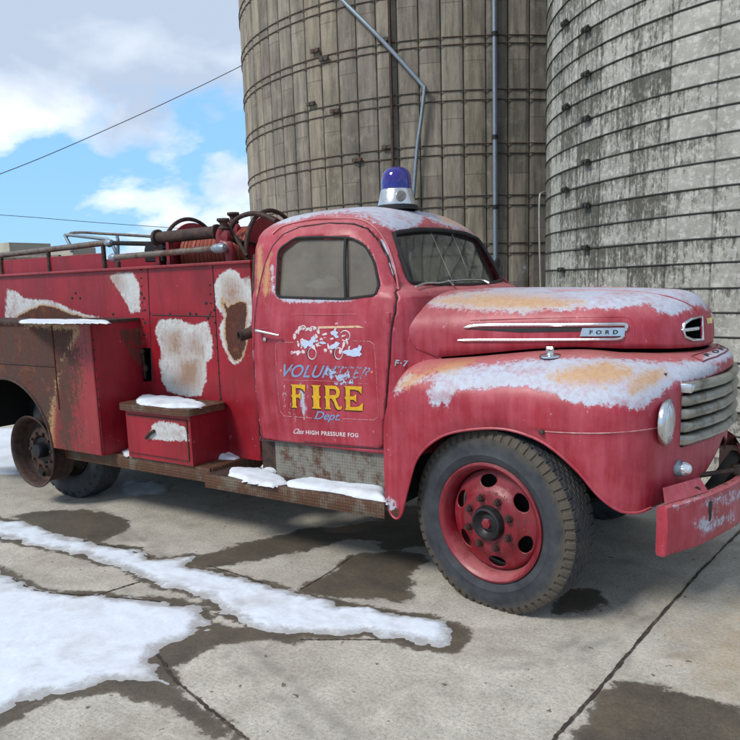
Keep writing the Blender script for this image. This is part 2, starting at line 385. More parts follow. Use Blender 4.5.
# ------------------------------------------------------------------ ground
SA = [(-60,560),(0,570),(16,580),(32,589),(59,594),(97,595),(122,598),(162,601),(189,606),(203,612),(207,622),(195,636),(170,643),(156,650),(150,658),(158,672),(170,685),(134,680),(101,683),(73,689),(36,699),(0,716),(-60,745)]
SB = [(-40,513),(0,520),(24,521),(53,533),(81,539),(97,545),(134,549),(150,559),(162,559),(193,557),(195,561),(184,567),(211,571),(243,579),(284,590),(340,604),(380,612),(420,618),(445,622),(451,630),(448,645),(435,647),(400,640),(370,633),(340,636),(300,634),(268,631),(250,627),(235,619),(219,609),(211,602),(203,596),(162,586),(138,575),(109,563),(73,553),(32,545),(0,537),(-40,528)]
SC = [(-140,428),(62,430),(62,468),(20,474),(-60,477),(-140,470)]
SD = [(118,486),(125,482),(160,482),(174,485),(170,492),(150,496),(125,496)]
def gp(poly, z=0.): return np.array([onz(u, v, z)[:2] for u, v in poly])
gSA, gSB, gSC, gSD = gp(SA), gp(SB), gp(SC), gp(SD)
WET = [[(14,517),(35,512),(70,510),(105,512),(128,519),(126,530),(98,542),(63,540),(35,530)],
 [(337,568),(350,555),(396,551),(422,553),(427,561),(412,571),(409,584),(412,593),(402,602),(298,594),(305,584)],
 [(190,560),(240,545),(272,537),(305,529),(337,527),(383,520),(425,515),(428,541),(383,543),(347,537),(318,548),(289,554),(240,562),(200,570)],
 [(150,676),(165,681),(190,698),(225,722),(250,742),(225,742),(200,730),(170,708),(120,692),(60,700),(0,728),(-50,750),(-50,730),(0,716),(70,688),(134,679)],
 [(555,613),(602,612),(604,600),(590,588),(565,590)],
 [(400,612),(440,617),(462,626),(469,638),(458,652),(430,652),(400,645)],
 [(590,704),(614,682),(643,682),(667,690),(703,700),(745,707),(760,760),(570,760)],
 [(158,648),(205,622),(250,628),(300,633),(300,642),(260,640),(225,642),(195,657),(175,668),(180,684),(168,690),(150,668)],
 [(380,512),(440,500),(440,545),(380,550)]]
def axis(lo, hi, st, far, g=1.25):
    a = list(np.arange(lo, hi+1e-6, st)); d = st; x = a[-1]; up = []
    while x < far: d *= g; x += d; up.append(x)
    d = st; x = lo; dn = []
    while x > -far: d *= g; x -= d; dn.append(x)
    return np.array(dn[::-1]+a+up)
gx = axis(-7.2, 1.0, .025, 900); gy = axis(1.0, 5.2, .025, 900)
GX, GY = np.meshgrid(gx, gy); V = np.stack([GX.ravel(), GY.ravel(), np.zeros(GX.size)], 1)
near = (V[:, 0] > -8) & (V[:, 0] < 2) & (V[:, 1] > .5) & (V[:, 1] < 6)
wet = np.zeros(len(V)); Q = V[near, :2]; wv = np.full(len(Q), -1.)
for p in WET: wv = np.maximum(wv, sdf(Q, gp(p)))
for p in (gSA, gSB): wv = np.maximum(wv, sdf(Q, p)+.035)
wet[near] = np.clip(.5+wv/.24, 0, 1)
stn = np.zeros(len(V)); stn[near] = np.clip(.5+sdf(Q, gp([(690,640),(760,590),(760,700),(700,690)]))/.8, 0, 1)
skd = np.zeros(len(V)); lines = [[(52,491),(100,520),(150,556)], [(62,489),(112,518),(170,560)], [(250,648),(300,690),(360,745)], [(225,655),(280,700),(320,745)], [(560,650),(610,622),(660,600)], [(570,656),(615,634),(655,614)], [(500,668),(580,660),(700,655)]]
sd_ = np.full(len(Q), 9.)
for l_ in lines: sd_ = np.minimum(sd_, sdl(Q, gp(l_)))
skd[near] = np.clip(1-sd_/.04, 0, 1)
m_gnd, nt, p = newmat('concrete'); c = objc(nt)
big = noise(nt, c, .9, 6, .6); mid = noise(nt, c, 5, 8, .65); fine = noise(nt, c, 60, 6, .75); vf = noise(nt, c, 260, 3, .8)
col = mix(nt, ramp(nt, big, [(.3, 0), (.7, 1)]), sc(168, 162, 150), sc(194, 188, 176))
col = mix(nt, ramp(nt, mid, [(.4, 0), (.75, .55)]), col, sc(122, 117, 106))
vf2 = noise(nt, c, 170, 5, .85); agg = ramp(nt, M(nt, 'ADD', M(nt, 'MULTIPLY', fine, .4), M(nt, 'ADD', M(nt, 'MULTIPLY', vf, .25), M(nt, 'MULTIPLY', vf2, .35))), [(.38, .34), (.5, 1.02), (.62, 1.42)])
col = mix(nt, 1., col, agg, 'MULTIPLY')
col = mix(nt, ramp(nt, noise(nt, c, 2.1, 9, .72, .6), [(.50, 0), (.66, .5)]), col, sc(128, 120, 106))
brm = N(nt, 'ShaderNodeMapping'); brm.inputs['Rotation'].default_value = (0, 0, .5); brm.inputs['Scale'].default_value = (2, 160, 1); L(nt, c, brm.inputs[0])
brush = noise(nt, brm.outputs[0], 1, 3, .6); col = mix(nt, .3, col, mix(nt, 1., col, ramp(nt, brush, [(.3, .72), (.7, 1.2)]), 'MULTIPLY'))
col = mix(nt, M(nt, 'MULTIPLY', M(nt, 'MULTIPLY', attr(nt, 'scuff'), ramp(nt, M(nt, 'ADD', M(nt, 'MULTIPLY', mid, .6), M(nt, 'MULTIPLY', fine, .4)), [(.46, 0), (.54, 1)])), .42), col, sc(104, 100, 98))
wn = M(nt, 'ADD', M(nt, 'MULTIPLY', M(nt, 'SUBTRACT', noise(nt, c, 7, 9, .68), .5), 1.0), M(nt, 'MULTIPLY', M(nt, 'SUBTRACT', fine, .5), .14))
wm = ramp(nt, M(nt, 'ADD', attr(nt, 'wet'), wn), [(.40, 0), (.47, .35), (.50, .9), (.6, 1)])
wetc = mix(nt, ramp(nt, mid, [(.35, 0), (.65, 1)]), sc(54, 46, 36), sc(86, 76, 60)); wetc = mix(nt, .9, wetc, agg, 'MULTIPLY')
col = mix(nt, M(nt, 'MULTIPLY', ramp(nt, M(nt, 'ADD', attr(nt, 'stain'), wn), [(.35, 0), (.8, 1)]), .45), col, sc(158, 128, 78))
col = mix(nt, M(nt, 'MULTIPLY', wm, .93), col, wetc)
spk = ramp(nt, noise(nt, c, 21, 3, .5), [(.70, 0), (.715, .9)]); col = mix(nt, spk, col, sc(92, 84, 72))
L(nt, col, p.inputs['Base Color']); L(nt, ramp(nt, wm, [(0, .88), (1, .68)]), p.inputs['Roughness'])
bump(nt, p, M(nt, 'ADD', M(nt, 'ADD', fine, vf), M(nt, 'MULTIPLY', mid, .6)), .35, .006)
ground = tag(mk('ground', V, gridF(len(gy), len(gx)), m_gnd, attrs={'wet': wet, 'stain': stn, 'scuff': skd}), 'weathered concrete yard of big slabs with dark wet patches', 'ground', kind='structure')
# joints and cracks: narrow irregular strips of dirt
m_joint = simple('joint_dirt', sc(58, 50, 42), .95, 0, .4, 30, .5, dirt=sc(92, 82, 66))
def joint(pts, w, name='joint'):
    P = catmull([np.append(onz(u, v)[:2], 0) for u, v in pts], 40); V = []; 
    T = np.gradient(P, axis=0); T /= np.linalg.norm(T, axis=1)[:, None]; nr = np.stack([-T[:, 1], T[:, 0], 0*T[:, 0]], 1)
    rw = np.convolve(np.random.rand(len(P)+8), np.ones(3)/3, 'same')[4:4+len(P)]; rc = np.convolve(np.random.randn(len(P)+12), np.ones(5)/5, 'same')[6:6+len(P)]
    for i, q in enumerate(P):
        c0 = q+nr[i]*rc[i]*w*.5; ww = w*(.35+1.1*rw[i])
        V += [c0+nr[i]*ww+[0, 0, .004], c0-nr[i]*ww+[0, 0, .004]]
    mk(name, V, [(2*i, 2*i+1, 2*i+3, 2*i+2) for i in range(len(P)-1)], m_joint, ground, False)
joint([(548,745),(590,700),(640,640),(690,583),(740,531),(800,470)], .008)
joint([(158,655),(175,680),(200,702),(230,726),(256,748)], .008)
joint([(208,566),(235,574),(262,583)], .004, 'crack'); joint([(96,596),(118,589),(140,582)], .006, 'crack')
joint([(97,545),(120,548),(150,558)], .006, 'crack'); joint([(12,579),(40,592),(97,596),(160,602)], .007, 'crack')
joint([(300,590),(330,572),(352,556)], .003, 'crack'); joint([(300,640),(340,640),(380,640)], .004, 'crack')
# ------------------------------------------------------------------ snow
m_snow, nt, p = newmat('snow'); c = objc(nt)
sn = noise(nt, c, 5, 8, .6); sf = noise(nt, c, 45, 5, .7)
sg = noise(nt, c, 130, 4, .8); cc = mix(nt, ramp(nt, M(nt, 'ADD', M(nt, 'MULTIPLY', sf, .5), M(nt, 'MULTIPLY', sg, .5)), [(.36, 0), (.64, 1)]), sc(200, 209, 219), sc(217, 225, 234))
cc = mix(nt, ramp(nt, noise(nt, c, 2.6, 8, .68), [(.50, 0), (.72, .75)]), cc, sc(176, 172, 170))
ti = ramp(nt, M(nt, 'ADD', attr(nt, 'melt'), M(nt, 'MULTIPLY', M(nt, 'SUBTRACT', sf, .5), 1.1)), [(.35, 0), (.85, .85)])
L(nt, mix(nt, ti, cc, sc(150, 148, 144)), p.inputs['Base Color'])
p.inputs['Roughness'].default_value = .75; p.inputs['Subsurface Weight'].default_value = .0
bump(nt, p, M(nt, 'ADD', M(nt, 'ADD', M(nt, 'MULTIPLY', sf, .5), M(nt, 'MULTIPLY', sg, .12)), sn), .22, .009)
from mathutils import noise as mn
def snow(name, poly, z, h, st, rough=.35, ed=.07, label=None, cat=None, kind=None, group=None, jag=.5, fr=9, flat=False):
    lo = poly.min(0)-.05; hi = poly.max(0)+.05; X = np.arange(lo[0], hi[0], st); Y = np.arange(lo[1], hi[1], st)
    A, B = np.meshgrid(X, Y); Q = np.stack([A.ravel(), B.ravel()], 1); d = sdf(Q, poly)
    nz = np.array([mn.fractal((q[0]*fr, q[1]*fr, z*3), .8, 2.2, 4) if dd > -.1 else 0 for q, dd in zip(Q, d)])
    n2 = np.array([mn.fractal((q[0]*3, q[1]*3, 5+z), .8, 2.2, 3) if dd > -.1 else 0 for q, dd in zip(Q, d)])
    d = d+nz*ed*jag; t = np.clip(d/ed, -1, 1)
    H = np.where(t > 0, np.clip(1-(1-t)**1.6, 0, 1) if flat else np.sqrt(np.clip(1-(1-t)**2, 0, 1)), t*2)*h*(.75+.5*n2)+np.where(t > 0, nz*h*rough*np.clip(t*2, 0, 1), 0)
    H = np.maximum(H, np.where(t > 0, .002, -.03))
    V = np.stack([Q[:, 0], Q[:, 1], z+np.maximum(H, -.012)], 1); F = []
    n = len(X)
    for f in gridF(len(Y), n):
        if max(d[list(f)]) > 0: F.append(f)
    V, F, ix = compact(V, F); at_ = np.clip(1-d[ix]/(ed*(1.3 if flat else .3)), 0, 1)*(1. if flat else .5)
    o = mk(name, V, F, m_snow, None, True, loc=(*poly.mean(0), z), attrs={'melt': at_}); return tag(o, label, cat, group, kind)
snow('ground_snow', gSA, 0, .012, .014, .2, .09, 'wide sheet of white snow on the concrete at the lower left', 'snow', 'stuff', flat=True, jag=.6, fr=8)
snow('ground_snow', gSB, 0, .013, .012, .4, .08, 'long narrow band of melting snow running past the truck', 'snow', 'stuff', flat=True, jag=.6, fr=8)
snow('ground_snow', gSC, 0, .03, .06, .4, .10, 'snow lying beyond the rear wheel of the truck', 'snow', 'stuff')
snow('ground_snow', gSD, 0, .02, .02, .3, .08, 'small bluish ice patch under the truck', 'snow', 'stuff', flat=True, jag=.6, fr=8)
snow('ground_snow', np.array([(-.2,5.6),(1.2,5.5),(1.6,6.1),(.3,6.25),(-.3,6.0)]), 0, .06, .05, .4, .1, 'snow lying between the truck nose and the pale silo', 'snow', 'stuff')
# ------------------------------------------------------------------ silos
def azim(u, v=150): d = ray(u, v); return math.atan2(d[1], d[0])
def silomat(name, kind, sw, shh, z0=0.):
    m, nt, p = newmat(name); t = N(nt, 'ShaderNodeTexCoord'); s = N(nt, 'ShaderNodeSeparateXYZ'); L(nt, t.outputs['UV'], s.inputs[0])
    a = M(nt, 'DIVIDE', s.outputs[0], sw); ci = M(nt, 'FLOOR', a); fu = M(nt, 'FRACT', a)
    b = M(nt, 'ADD', M(nt, 'DIVIDE', M(nt, 'SUBTRACT', s.outputs[1], z0), shh), 20.0 if kind != 'left' else M(nt, 'MULTIPLY', M(nt, 'FRACT', M(nt, 'MULTIPLY', ci, .5)), 1.0)); ri = M(nt, 'FLOOR', b); fv = M(nt, 'FRACT', b)
    cb = N(nt, 'ShaderNodeCombineXYZ'); L(nt, ci, cb.inputs[0]); L(nt, ri, cb.inputs[1])
    wn = N(nt, 'ShaderNodeTexWhiteNoise', noise_dimensions='2D'); L(nt, cb.outputs[0], wn.inputs['Vector'])
    cb2 = N(nt, 'ShaderNodeCombineXYZ'); L(nt, ci, cb2.inputs[0]); wn2 = N(nt, 'ShaderNodeTexWhiteNoise', noise_dimensions='2D'); L(nt, cb2.outputs[0], wn2.inputs['Vector'])
    uvm = lambda sx, sy: (lambda q: (L(nt, t.outputs['UV'], q.inputs[0]), q.inputs['Scale'].__setattr__('default_value', (sx, sy, 1)), q.outputs[0])[2])(N(nt, 'ShaderNodeMapping'))
    stk = noise(nt, uvm(4, .35), 1, 7, .65, .3); blot = noise(nt, uvm(1, 1), 3.2, 9, .7); fine = noise(nt, uvm(1, 1), 28, 7, .75); vf = noise(nt, uvm(1, .4), 110, 3, .7)
    jh = M(nt, 'LESS_THAN', M(nt, 'ABSOLUTE', M(nt, 'SUBTRACT', fv, .5)), .5-.006/shh)   # 1 inside the stave
    if kind == 'left':
        col = mix(nt, wn.outputs['Value'], sc(118, 111, 101), sc(150, 141, 127))
        col = mix(nt, ramp(nt, wn2.outputs['Value'], [(.75, 0), (.8, .5)]), col, sc(158, 146, 124))
        col = mix(nt, ramp(nt, stk, [(.42, 0), (.66, .75)]), col, sc(78, 75, 66))
        col = mix(nt, ramp(nt, blot, [(.50, 0), (.68, .6)]), col, sc(156, 148, 132)); col = mix(nt, ramp(nt, noise(nt, uvm(16, 2), 1, 8, .7), [(.48, 0), (.66, .6)]), col, sc(72, 68, 60)); col = mix(nt, ramp(nt, fine, [(.55, 0), (.75, .5)]), col, sc(80, 76, 66))
        jv = ramp(nt, M(nt, 'ABSOLUTE', M(nt, 'SUBTRACT', fu, .5)), [(.455, 1), (.49, .35)])
        col = mix(nt, 1., col, jv, 'MULTIPLY')
    else:
        drip = noise(nt, uvm(26, 3.0), 1, 8, .72, .3); flk = noise(nt, uvm(1, .55), 30, 9, .78)
        e = M(nt, 'ADD', M(nt, 'MULTIPLY', drip, .42), M(nt, 'MULTIPLY', flk, .58))
        e = M(nt, 'ADD', e, M(nt, 'MULTIPLY', M(nt, 'SUBTRACT', wn2.outputs['Value'], .5), .16)); e = M(nt, 'ADD', e, M(nt, 'MULTIPLY', M(nt, 'SUBTRACT', wn.outputs['Value'], .5), .10))
        e = M(nt, 'ADD', e, M(nt, 'MULTIPLY', M(nt, 'SUBTRACT', stk, .5), .30)); e = M(nt, 'ADD', e, M(nt, 'MULTIPLY', M(nt, 'POWER', fv, 3.0), .07))
        e = M(nt, 'SUBTRACT', e, M(nt, 'MULTIPLY', attr(nt, 'clean'), .09))
        col = mix(nt, ramp(nt, blot, [(.35, 0), (.65, 1)]), sc(136, 135, 127), sc(172, 171, 162))
        col = mix(nt, ramp(nt, noise(nt, uvm(1, 1), 17, 9, .75), [(.50, 0), (.60, .6)]), col, sc(204, 203, 196))
        col = mix(nt, ramp(nt, e, [(.45, 0), (.50, .6), (.56, .95)]), col, mix(nt, fine, sc(46, 46, 40), sc(92, 90, 80)))
        jv = ramp(nt, M(nt, 'ABSOLUTE', M(nt, 'SUBTRACT', fu, .5)), [(.47, 1), (.495, .6)]); col = mix(nt, 1., col, jv, 'MULTIPLY')
        sx = M(nt, 'ADD', attr(nt, 'stain'), M(nt, 'MULTIPLY', M(nt, 'SUBTRACT', blot, .5), 1.2)); col = mix(nt, ramp(nt, sx, [(.5, 0), (.7, .85)]), col, sc(120, 76, 50))
    col = mix(nt, jh, mix(nt, .5, col, sc(50, 47, 42)), col)
    L(nt, col, p.inputs['Base Color']); p.inputs['Roughness'].default_value = .9
    bump(nt, p, M(nt, 'ADD', M(nt, 'MULTIPLY', fine, .6), M(nt, 'MULTIPLY', vf, .4)), .5, .012); return m
def silo(name, c, Rr, H, sw, sh, kind, label, z0=0.):
    root = empty(name, (*c, 0), label, 'silo')
    ns = int(round(2*math.pi*Rr/sw)); sw2 = 2*math.pi*Rr/ns; V = []; UV = []; prof = []
    facing = math.atan2(-c[1], -c[0])
    for k in range(ns):
        for f, dr in ((.0, -.024), (.04, -.008), (.09, -.004), (.2, .006), (.78, .006), (.92, -.004), (.96, -.008)):
            prof.append(((k+f), dr*(1 if kind == 'left' else .25)))
    zs = np.arange(0, H+.01, .5)
    n = len(prof)+1
    for z in zs:
        for q in range(n):
            k, dr = prof[q] if q < len(prof) else (ns, prof[0][1])
            a = facing+math.pi+k*2*math.pi/ns; V.append((c[0]+(Rr+dr)*math.cos(a), c[1]+(Rr+dr)*math.sin(a), z)); UV.append((k*sw2, z))
    V = np.array(V); at = {}
    if kind != 'left':
        qq = proj(V); at = {'stain': np.clip(1-np.hypot((qq[:, 0]-742)/14, (qq[:, 1]-150)/26), 0, 1)*((V[:, 1] < c[1]-1)),
                            'clean': np.clip((qq[:, 0]-600)/120, -1, 1)*(V[:, 1] < c[1])}
    o = mk('wall', V, gridF(len(zs), n), silomat(name+'_staves', kind, sw2, sh, z0), root, False, attrs=at, uv=UV)
    # conical roof out of the picture
    MB().lathe([(Rr+.1, H), (Rr*.7, H+Rr*.5), (.3, H+Rr*.75), (.02, H+Rr*.76)], (c[0], c[1], 0), n=48).build('roof', m_galv, root)
    return root, facing
m_hoop = simple('hoop_iron', sc(82, 75, 67), .7, .3, .35, 8, .2, dirt=sc(84, 56, 42))
m_hoopr = simple('grey_hoop_iron', sc(64, 62, 58), .65, .3, .3, 8, .2)
def hoop(root, c, Rr, z, r, mat, fz=1.0, name='hoop'):
    P = [(c[0]+(Rr)*math.cos(t), c[1]+(Rr)*math.sin(t), z+.004*math.sin(t*7+z)) for t in np.linspace(0, 2*math.pi, 161)[:-1]]
    V = []; F = []; n = 6
    for i, q in enumerate(P):
        t = 2*math.pi*i/160
        for k in range(n):
            a = 2*math.pi*k/n; V.append((q[0]+r*math.cos(a)*math.cos(t), q[1]+r*math.cos(a)*math.sin(t), q[2]+r*math.sin(a)*fz))
    for i in range(160):
        for k in range(n): F.append((i*n+k, i*n+(k+1) % n, ((i+1) % 160)*n+(k+1) % n, ((i+1) % 160)*n+k))
    return mk(name, V, F, mat, root)
def silo_hit(c, Rr, u, v):
    d = ray(u, v); a = d[0]**2+d[1]**2; b = -2*(d[0]*c[0]+d[1]*c[1]); q = c[0]**2+c[1]**2-Rr**2
    D = b*b-4*a*q
    if D < 0: D = 0
    t = (-b-math.sqrt(D))/(2*a); return CAM+d*t
def lug(root, p, c, mat, s=.05):
    a = math.atan2(p[1]-c[1], p[0]-c[0]); er = np.array([math.cos(a), math.sin(a), 0]); et = np.array([-math.sin(a), math.cos(a), 0]); b = MB()
    for dz in (-.016, .016): b.tube([p+er*.03+et*-s*1.6+[0, 0, dz], p+er*.03+et*s*1.6+[0, 0, dz]], s*.28, 6)
    b.tube([p+er*.0+et*-s*.8, p+er*.05+et*-s*.8], s*.6, 6); b.tube([p+er*.0+et*s*.8, p+er*.05+et*s*.8], s*.6, 6)
    b.build('lug', mat, root)
RL = 4.1; AL = azim(247)-math.asin(RL/15.6); cL = np.array([15.6*math.cos(AL), 15.6*math.sin(AL)])
siloL, fL = silo('silo', cL, RL, 13, .325, 1.6, 'left', 'brown concrete stave silo standing behind the truck cab')
for (v0, v1) in ((37,45),(91,101),(145,155),(197,207),(245,255)):
    for v in (v0, v1): hoop(siloL, cL, RL+.014, silo_hit(cL, RL, 450, v)[2], .009, m_hoop)
dz = (silo_hit(cL, RL, 450, 37)[2]-silo_hit(cL, RL, 450, 197)[2])/3; zt = silo_hit(cL, RL, 450, 37)[2]; zb_ = silo_hit(cL, RL, 450, 255)[2]
for k in range(1, 8):
    for d in (0, -.13): hoop(siloL, cL, RL+.014, zt+k*dz+d, .009, m_hoop)
for k in range(1, 3):
    for d in (0, .13):
        if zb_-k*dz+d > .1: hoop(siloL, cL, RL+.014, zb_-k*dz+d, .009, m_hoop)
for u, v in ((316,51),(325,59),(312,104),(336,111),(388,147),(358,160),(384,40)): lug(siloL, silo_hit(cL, RL+.02, u, v), cL, m_hoop, .055)
def onsilo(c, Rr, pts): return np.array([silo_hit(c, Rr, u, v) for u, v in pts])
b = MB(); P = onsilo(cL, RL+.08, [(340,-2),(380,38),(420,82),(424,89)]); b.tube(catmull(P, 6), .032, 10)
P = onsilo(cL, RL+.1, [(425,86),(421,120),(417,150),(413,205),(411,260)]); b.tube(catmull(P, 5), .028, 10); b.build('diagonal_pipe', m_galv, siloL)
pz = silo_hit(cL, RL+.07, 495, 150); MB().tube([(pz[0], pz[1], .3), (pz[0], pz[1], 4), (pz[0], pz[1], 12.5)], .034, 12).build('downpipe', m_galv, siloL)
b = MB()
for v in (34, 137, 207): q = silo_hit(cL, RL+.07, 495, v); b.tube([(pz[0], pz[1], q[2]-.03), (pz[0], pz[1], q[2]+.03)], .046, 10)
b.build('pipe_clamp', m_black, siloL)
pz = silo_hit(cL, RL+.06, 391, 80); MB().tube([(pz[0], pz[1], .3), (pz[0], pz[1], 12.5)], .026, 8).build('rusty_rod', m_iron, siloL)
RR = 3.25; AR = azim(546)-math.asin(RR/9.55); cR = np.array([9.55*math.cos(AR), 9.55*math.sin(AR)])
vs = [22,47,73,101,129,155,182,211,235,259.5,285,312,338]; zs = [silo_hit(cR, RR, 735, v)[2] for v in vs]; dz = (zs[0]-zs[-1])/12
siloR, fR = silo('silo', cR, RR, 10, .40, abs(dz), 'right', 'pale streaked concrete silo with close hoops at the right', zs[-1])
for k in range(-4, 34):
    z = zs[-1]+k*dz
    if z > .1: hoop(siloR, cR, RR+.003, z+random.uniform(-.006, .006), .0072, m_hoopr)
for u, v in ((567,24),(588,29),(588,74),(568,107),(588,117),(588,160),(567,189),(588,205),(587,249),(563,272)):
    z = silo_hit(cR, RR, u, v)[2]; z = zs[-1]+round((z-zs[-1])/dz)*dz; q = silo_hit(cR, RR+.01, u, v); q[2] = z; lug(siloR, q, cR, m_hoopr, .035)
P = onsilo(cR, RR+.03, [(546.5,192)]); q = silo_hit(cL, RL+.5, 540, 195)
b = MB(); b.tube(catmull([onx(546, 192, -3.1)*1, onx(542, 193, -3.1), onx(539.5, 199, -3.1), onx(539.5, 240, -3.1), onx(541, 300, -3.1)], 5), .011, 8)
o = b.build('conduit', simple('pale_conduit', sc(168, 168, 160), .5, .2), None); tag(o, 'thin pale conduit with a hooked top beside the pale silo', 'conduit')
# power lines far behind
m_wire = simple('wire', (.03, .03, .035), .6)
for pts, r, lb in (([(-120,210),(0,174),(130,119),(241,66),(330,18)], .016, 'black power line rising steeply across the sky to the silo'), ([(-150,208),(0,215),(90,222),(175,228),(330,238)], .012, 'thin faint power line running low across the sky')):
    P = [CAM+ray(u, v)/np.linalg.norm(ray(u, v))*32 for u, v in pts]
    o = MB().tube(catmull(P, 8), r, 6).build('power_line', m_wire, None, loc=P[2]); tag(o, lb, 'power line')
# ------------------------------------------------------------------ TRUCK
T = empty('fire_truck', (-3.4, YC, 0), 'old faded red fire truck with a blue beacon and worn door lettering', 'fire truck')
# --- cab shell
zt_ = [.68,.9,1.2,1.42,1.5,1.57,1.60,1.63,1.75,1.88,1.96,2.0,2.04,2.075,2.10,2.12,2.130,2.134]
wt_ = [.80,.825,.84,.835,.825,.812,.805,.80,.775,.738,.705,.675,.62,.54,.43,.28,.12,.004]
bt_ = [-3.22]*5+[-3.23,-3.24,-3.25,-3.275,-3.30,-3.30,-3.285,-3.24,-3.17,-3.08,-2.97,-2.85,-2.76]
ft_ = [-1.97,-1.97,-1.97,-1.97,-1.97,-1.98,-2.0,-2.07,-2.12,-2.185,-2.23,-2.26,-2.31,-2.37,-2.45,-2.55,-2.65,-2.755]
nt_ = [8,8,8,8,8,7.5,6.8,5.6,5.0,4.6,4.2,3.9,3.6,3.4,3.2,3.0,2.8,2.6]
Z = np.concatenate([np.arange(.70, 1.56, .02), np.arange(1.565, 1.64, .008), np.arange(1.645, 1.97, .014), [1.975,1.985,1.995,2.005,2.015,2.025,2.035,2.045,2.055,2.065,2.075,2.085,2.095,2.104,2.112,2.119,2.125,2.129,2.132,2.134]])
from functools import lru_cache
def smooth_interp(z, zs, vs):
    zs = np.array(zs); vs = np.array(vs, float); m = np.gradient(vs, zs); i = np.clip(np.searchsorted(zs, z)-1, 0, len(zs)-2)
    h = zs[i+1]-zs[i]; t = (z-zs[i])/h; return (2*t**3-3*t**2+1)*vs[i]+(t**3-2*t**2+t)*h*m[i]+(-2*t**3+3*t**2)*vs[i+1]+(t**3-t**2)*h*m[i+1]
def cabw(z): return float(np.interp(z, zt_, wt_))
NP = 300; V = []
for z in Z:
    w = np.interp(z, zt_, wt_); xb = np.interp(z, zt_, bt_); xf = np.interp(z, zt_, ft_); n = np.interp(z, zt_, nt_)
    t = np.linspace(0, 2*math.pi, 4001)[:-1]; c_, s_ = np.cos(t), np.sin(t)
    x = (xb+xf)/2+(xf-xb)/2*np.sign(c_)*np.abs(c_)**(2/n); y = YC+w*np.sign(s_)*np.abs(s_)**(2/n)
    d = np.hypot(np.diff(np.append(x, x[0])), np.diff(np.append(y, y[0]))); cs = np.concatenate([[0], np.cumsum(d)]); q = np.linspace(0, cs[-1], NP+1)[:-1]
    V.append(np.stack([np.interp(q, cs, np.append(x, x[0])), np.interp(q, cs, np.append(y, y[0])), np.full(NP, z)], 1))
V = np.concatenate(V); F = gridF(len(Z), NP, True)
Tc = BVHTree.FromPolygons([Vector(v) for v in V], F)
def sidey(x, z, sg=-1, off=0.):
    p_, n_, i_, d_ = Tc.ray_cast(Vector((x, YC+sg*3, z)), Vector((0, -sg, 0)))
    return (p_.y if p_ else YC+sg*cabw(z))+sg*off
Z0 = None
def side(pts):
    out = []
    for u, v in pts:
        h = hit(Tc, u, v)
        if h is not None and h[1] < 3.75: out.append((h[0], h[2])); continue
        y = 3.4
        for _ in range(12): p_ = ony(u, v, y); y = YC-cabw(min(max(p_[2], .7), 1.99))
        out.append((p_[0], p_[2]))
    return np.array(out)
doorp = side([(260,440),(255,420),(251.5,390),(250,360),(252,335),(256,310),(260,285),(266,262),(273,246),(284,234),(300,227),(330,223),(355,224),(369,229),(380,241),(389,258),(394,275),(397,297),(395,312),(391.5,328),(389.5,360),(386.5,400),(383.5,449)])
winp = rpoly(side([(279,250),(277,297),(345,299),(377,295),(379,283),(375,262),(366,246),(352,238),(320,237),(296,238)]), .035, 4)
xz = V[:, [0, 2]].copy(); xc = (V[:, 0] < -2.02) & (V[:, 0] > -3.2); sidem = xc & (np.abs(V[:, 1]-YC) > .45*1) & (V[:, 2] < 2.01)
Fall = F; V_full = V.copy()
Tc = BVHTree.FromPolygons([Vector(v) for v in V], Fall)
F, Fd = cut(V, F, xz, doorp, sidem); V[:, 0] = xz[:, 0]; V[:, 2] = xz[:, 1]
# doors
def doorset(sgn):
    m_ = [f for f in Fd if (V[f[0], 1]-YC)*sgn > 0]; return m_
cabV = V.copy()
fm = (V[:, 0] > -2.45) & (V[:, 2] > 1.6) & (V[:, 2] < 2.02); yz = V[:, 1:3].copy(); yz[:, 0] -= YC
wsp = rpoly([(-.63,1.645),(-.35,1.625),(0,1.62),(.35,1.625),(.63,1.645),(.60,1.78),(.555,1.925),(.30,1.955),(0,1.963),(-.30,1.955),(-.555,1.925),(-.60,1.78)], .035, 3)
F, Fw = cut(V, F, yz, wsp, fm); cabV[:, 1] = yz[:, 0]+YC; cabV[:, 2] = yz[:, 1]
rm = (V[:, 0] < -3.1) & (V[:, 2] > 1.4); yz2 = cabV[:, 1:3].copy(); yz2[:, 0] -= YC
rwp = rpoly([(-.42,1.62),(.42,1.62),(.42,1.86),(-.42,1.86)], .05, 4); F, Fr = cut(cabV, F, yz2, rwp, rm); cabV[:, 1] = yz2[:, 0]+YC; cabV[:, 2] = yz2[:, 1]
z2 = lambda o, k, P: [(o[0]+x/k, o[1]+y/k) for x, y in P]
roofW = [z2((240,160), 3.083, [(100,200),(150,160),(230,146),(350,138),(450,140),(560,150),(660,170),(740,220),(730,235),(690,215),(640,205),(605,190),(570,172),(545,205),(500,213),(465,215),(450,205),(400,180),(330,160),(250,167),(180,185),(130,195)])]
roofO = [z2((240,160), 3.083, [(600,168),(650,170),(700,200),(725,225),(680,205),(630,188)]), [(257,246),(261,246),(262,262),(264,285),(261,303),(258,306)]]
scrW = [[(380,240),(386,241),(393,262),(398,284),(396,290),(391,272),(386,256)], [(252,350),(254,350),(256,380),(258,410),(261,436),(258,436),(254,400)]]
V2, F2, idx = compact(cabV, F)
nearm = (V2[:, 1] < YC+.7)
cab = solidify(mk('cab', V2, F2, m_cab, T, attrs={'white': np.maximum(patch(V2, roofW, 11, nearm), patch(V2, scrW, 5, V2[:, 1] < YC)), 'ochre': patch(V2, roofO, 7, nearm)}), .012)
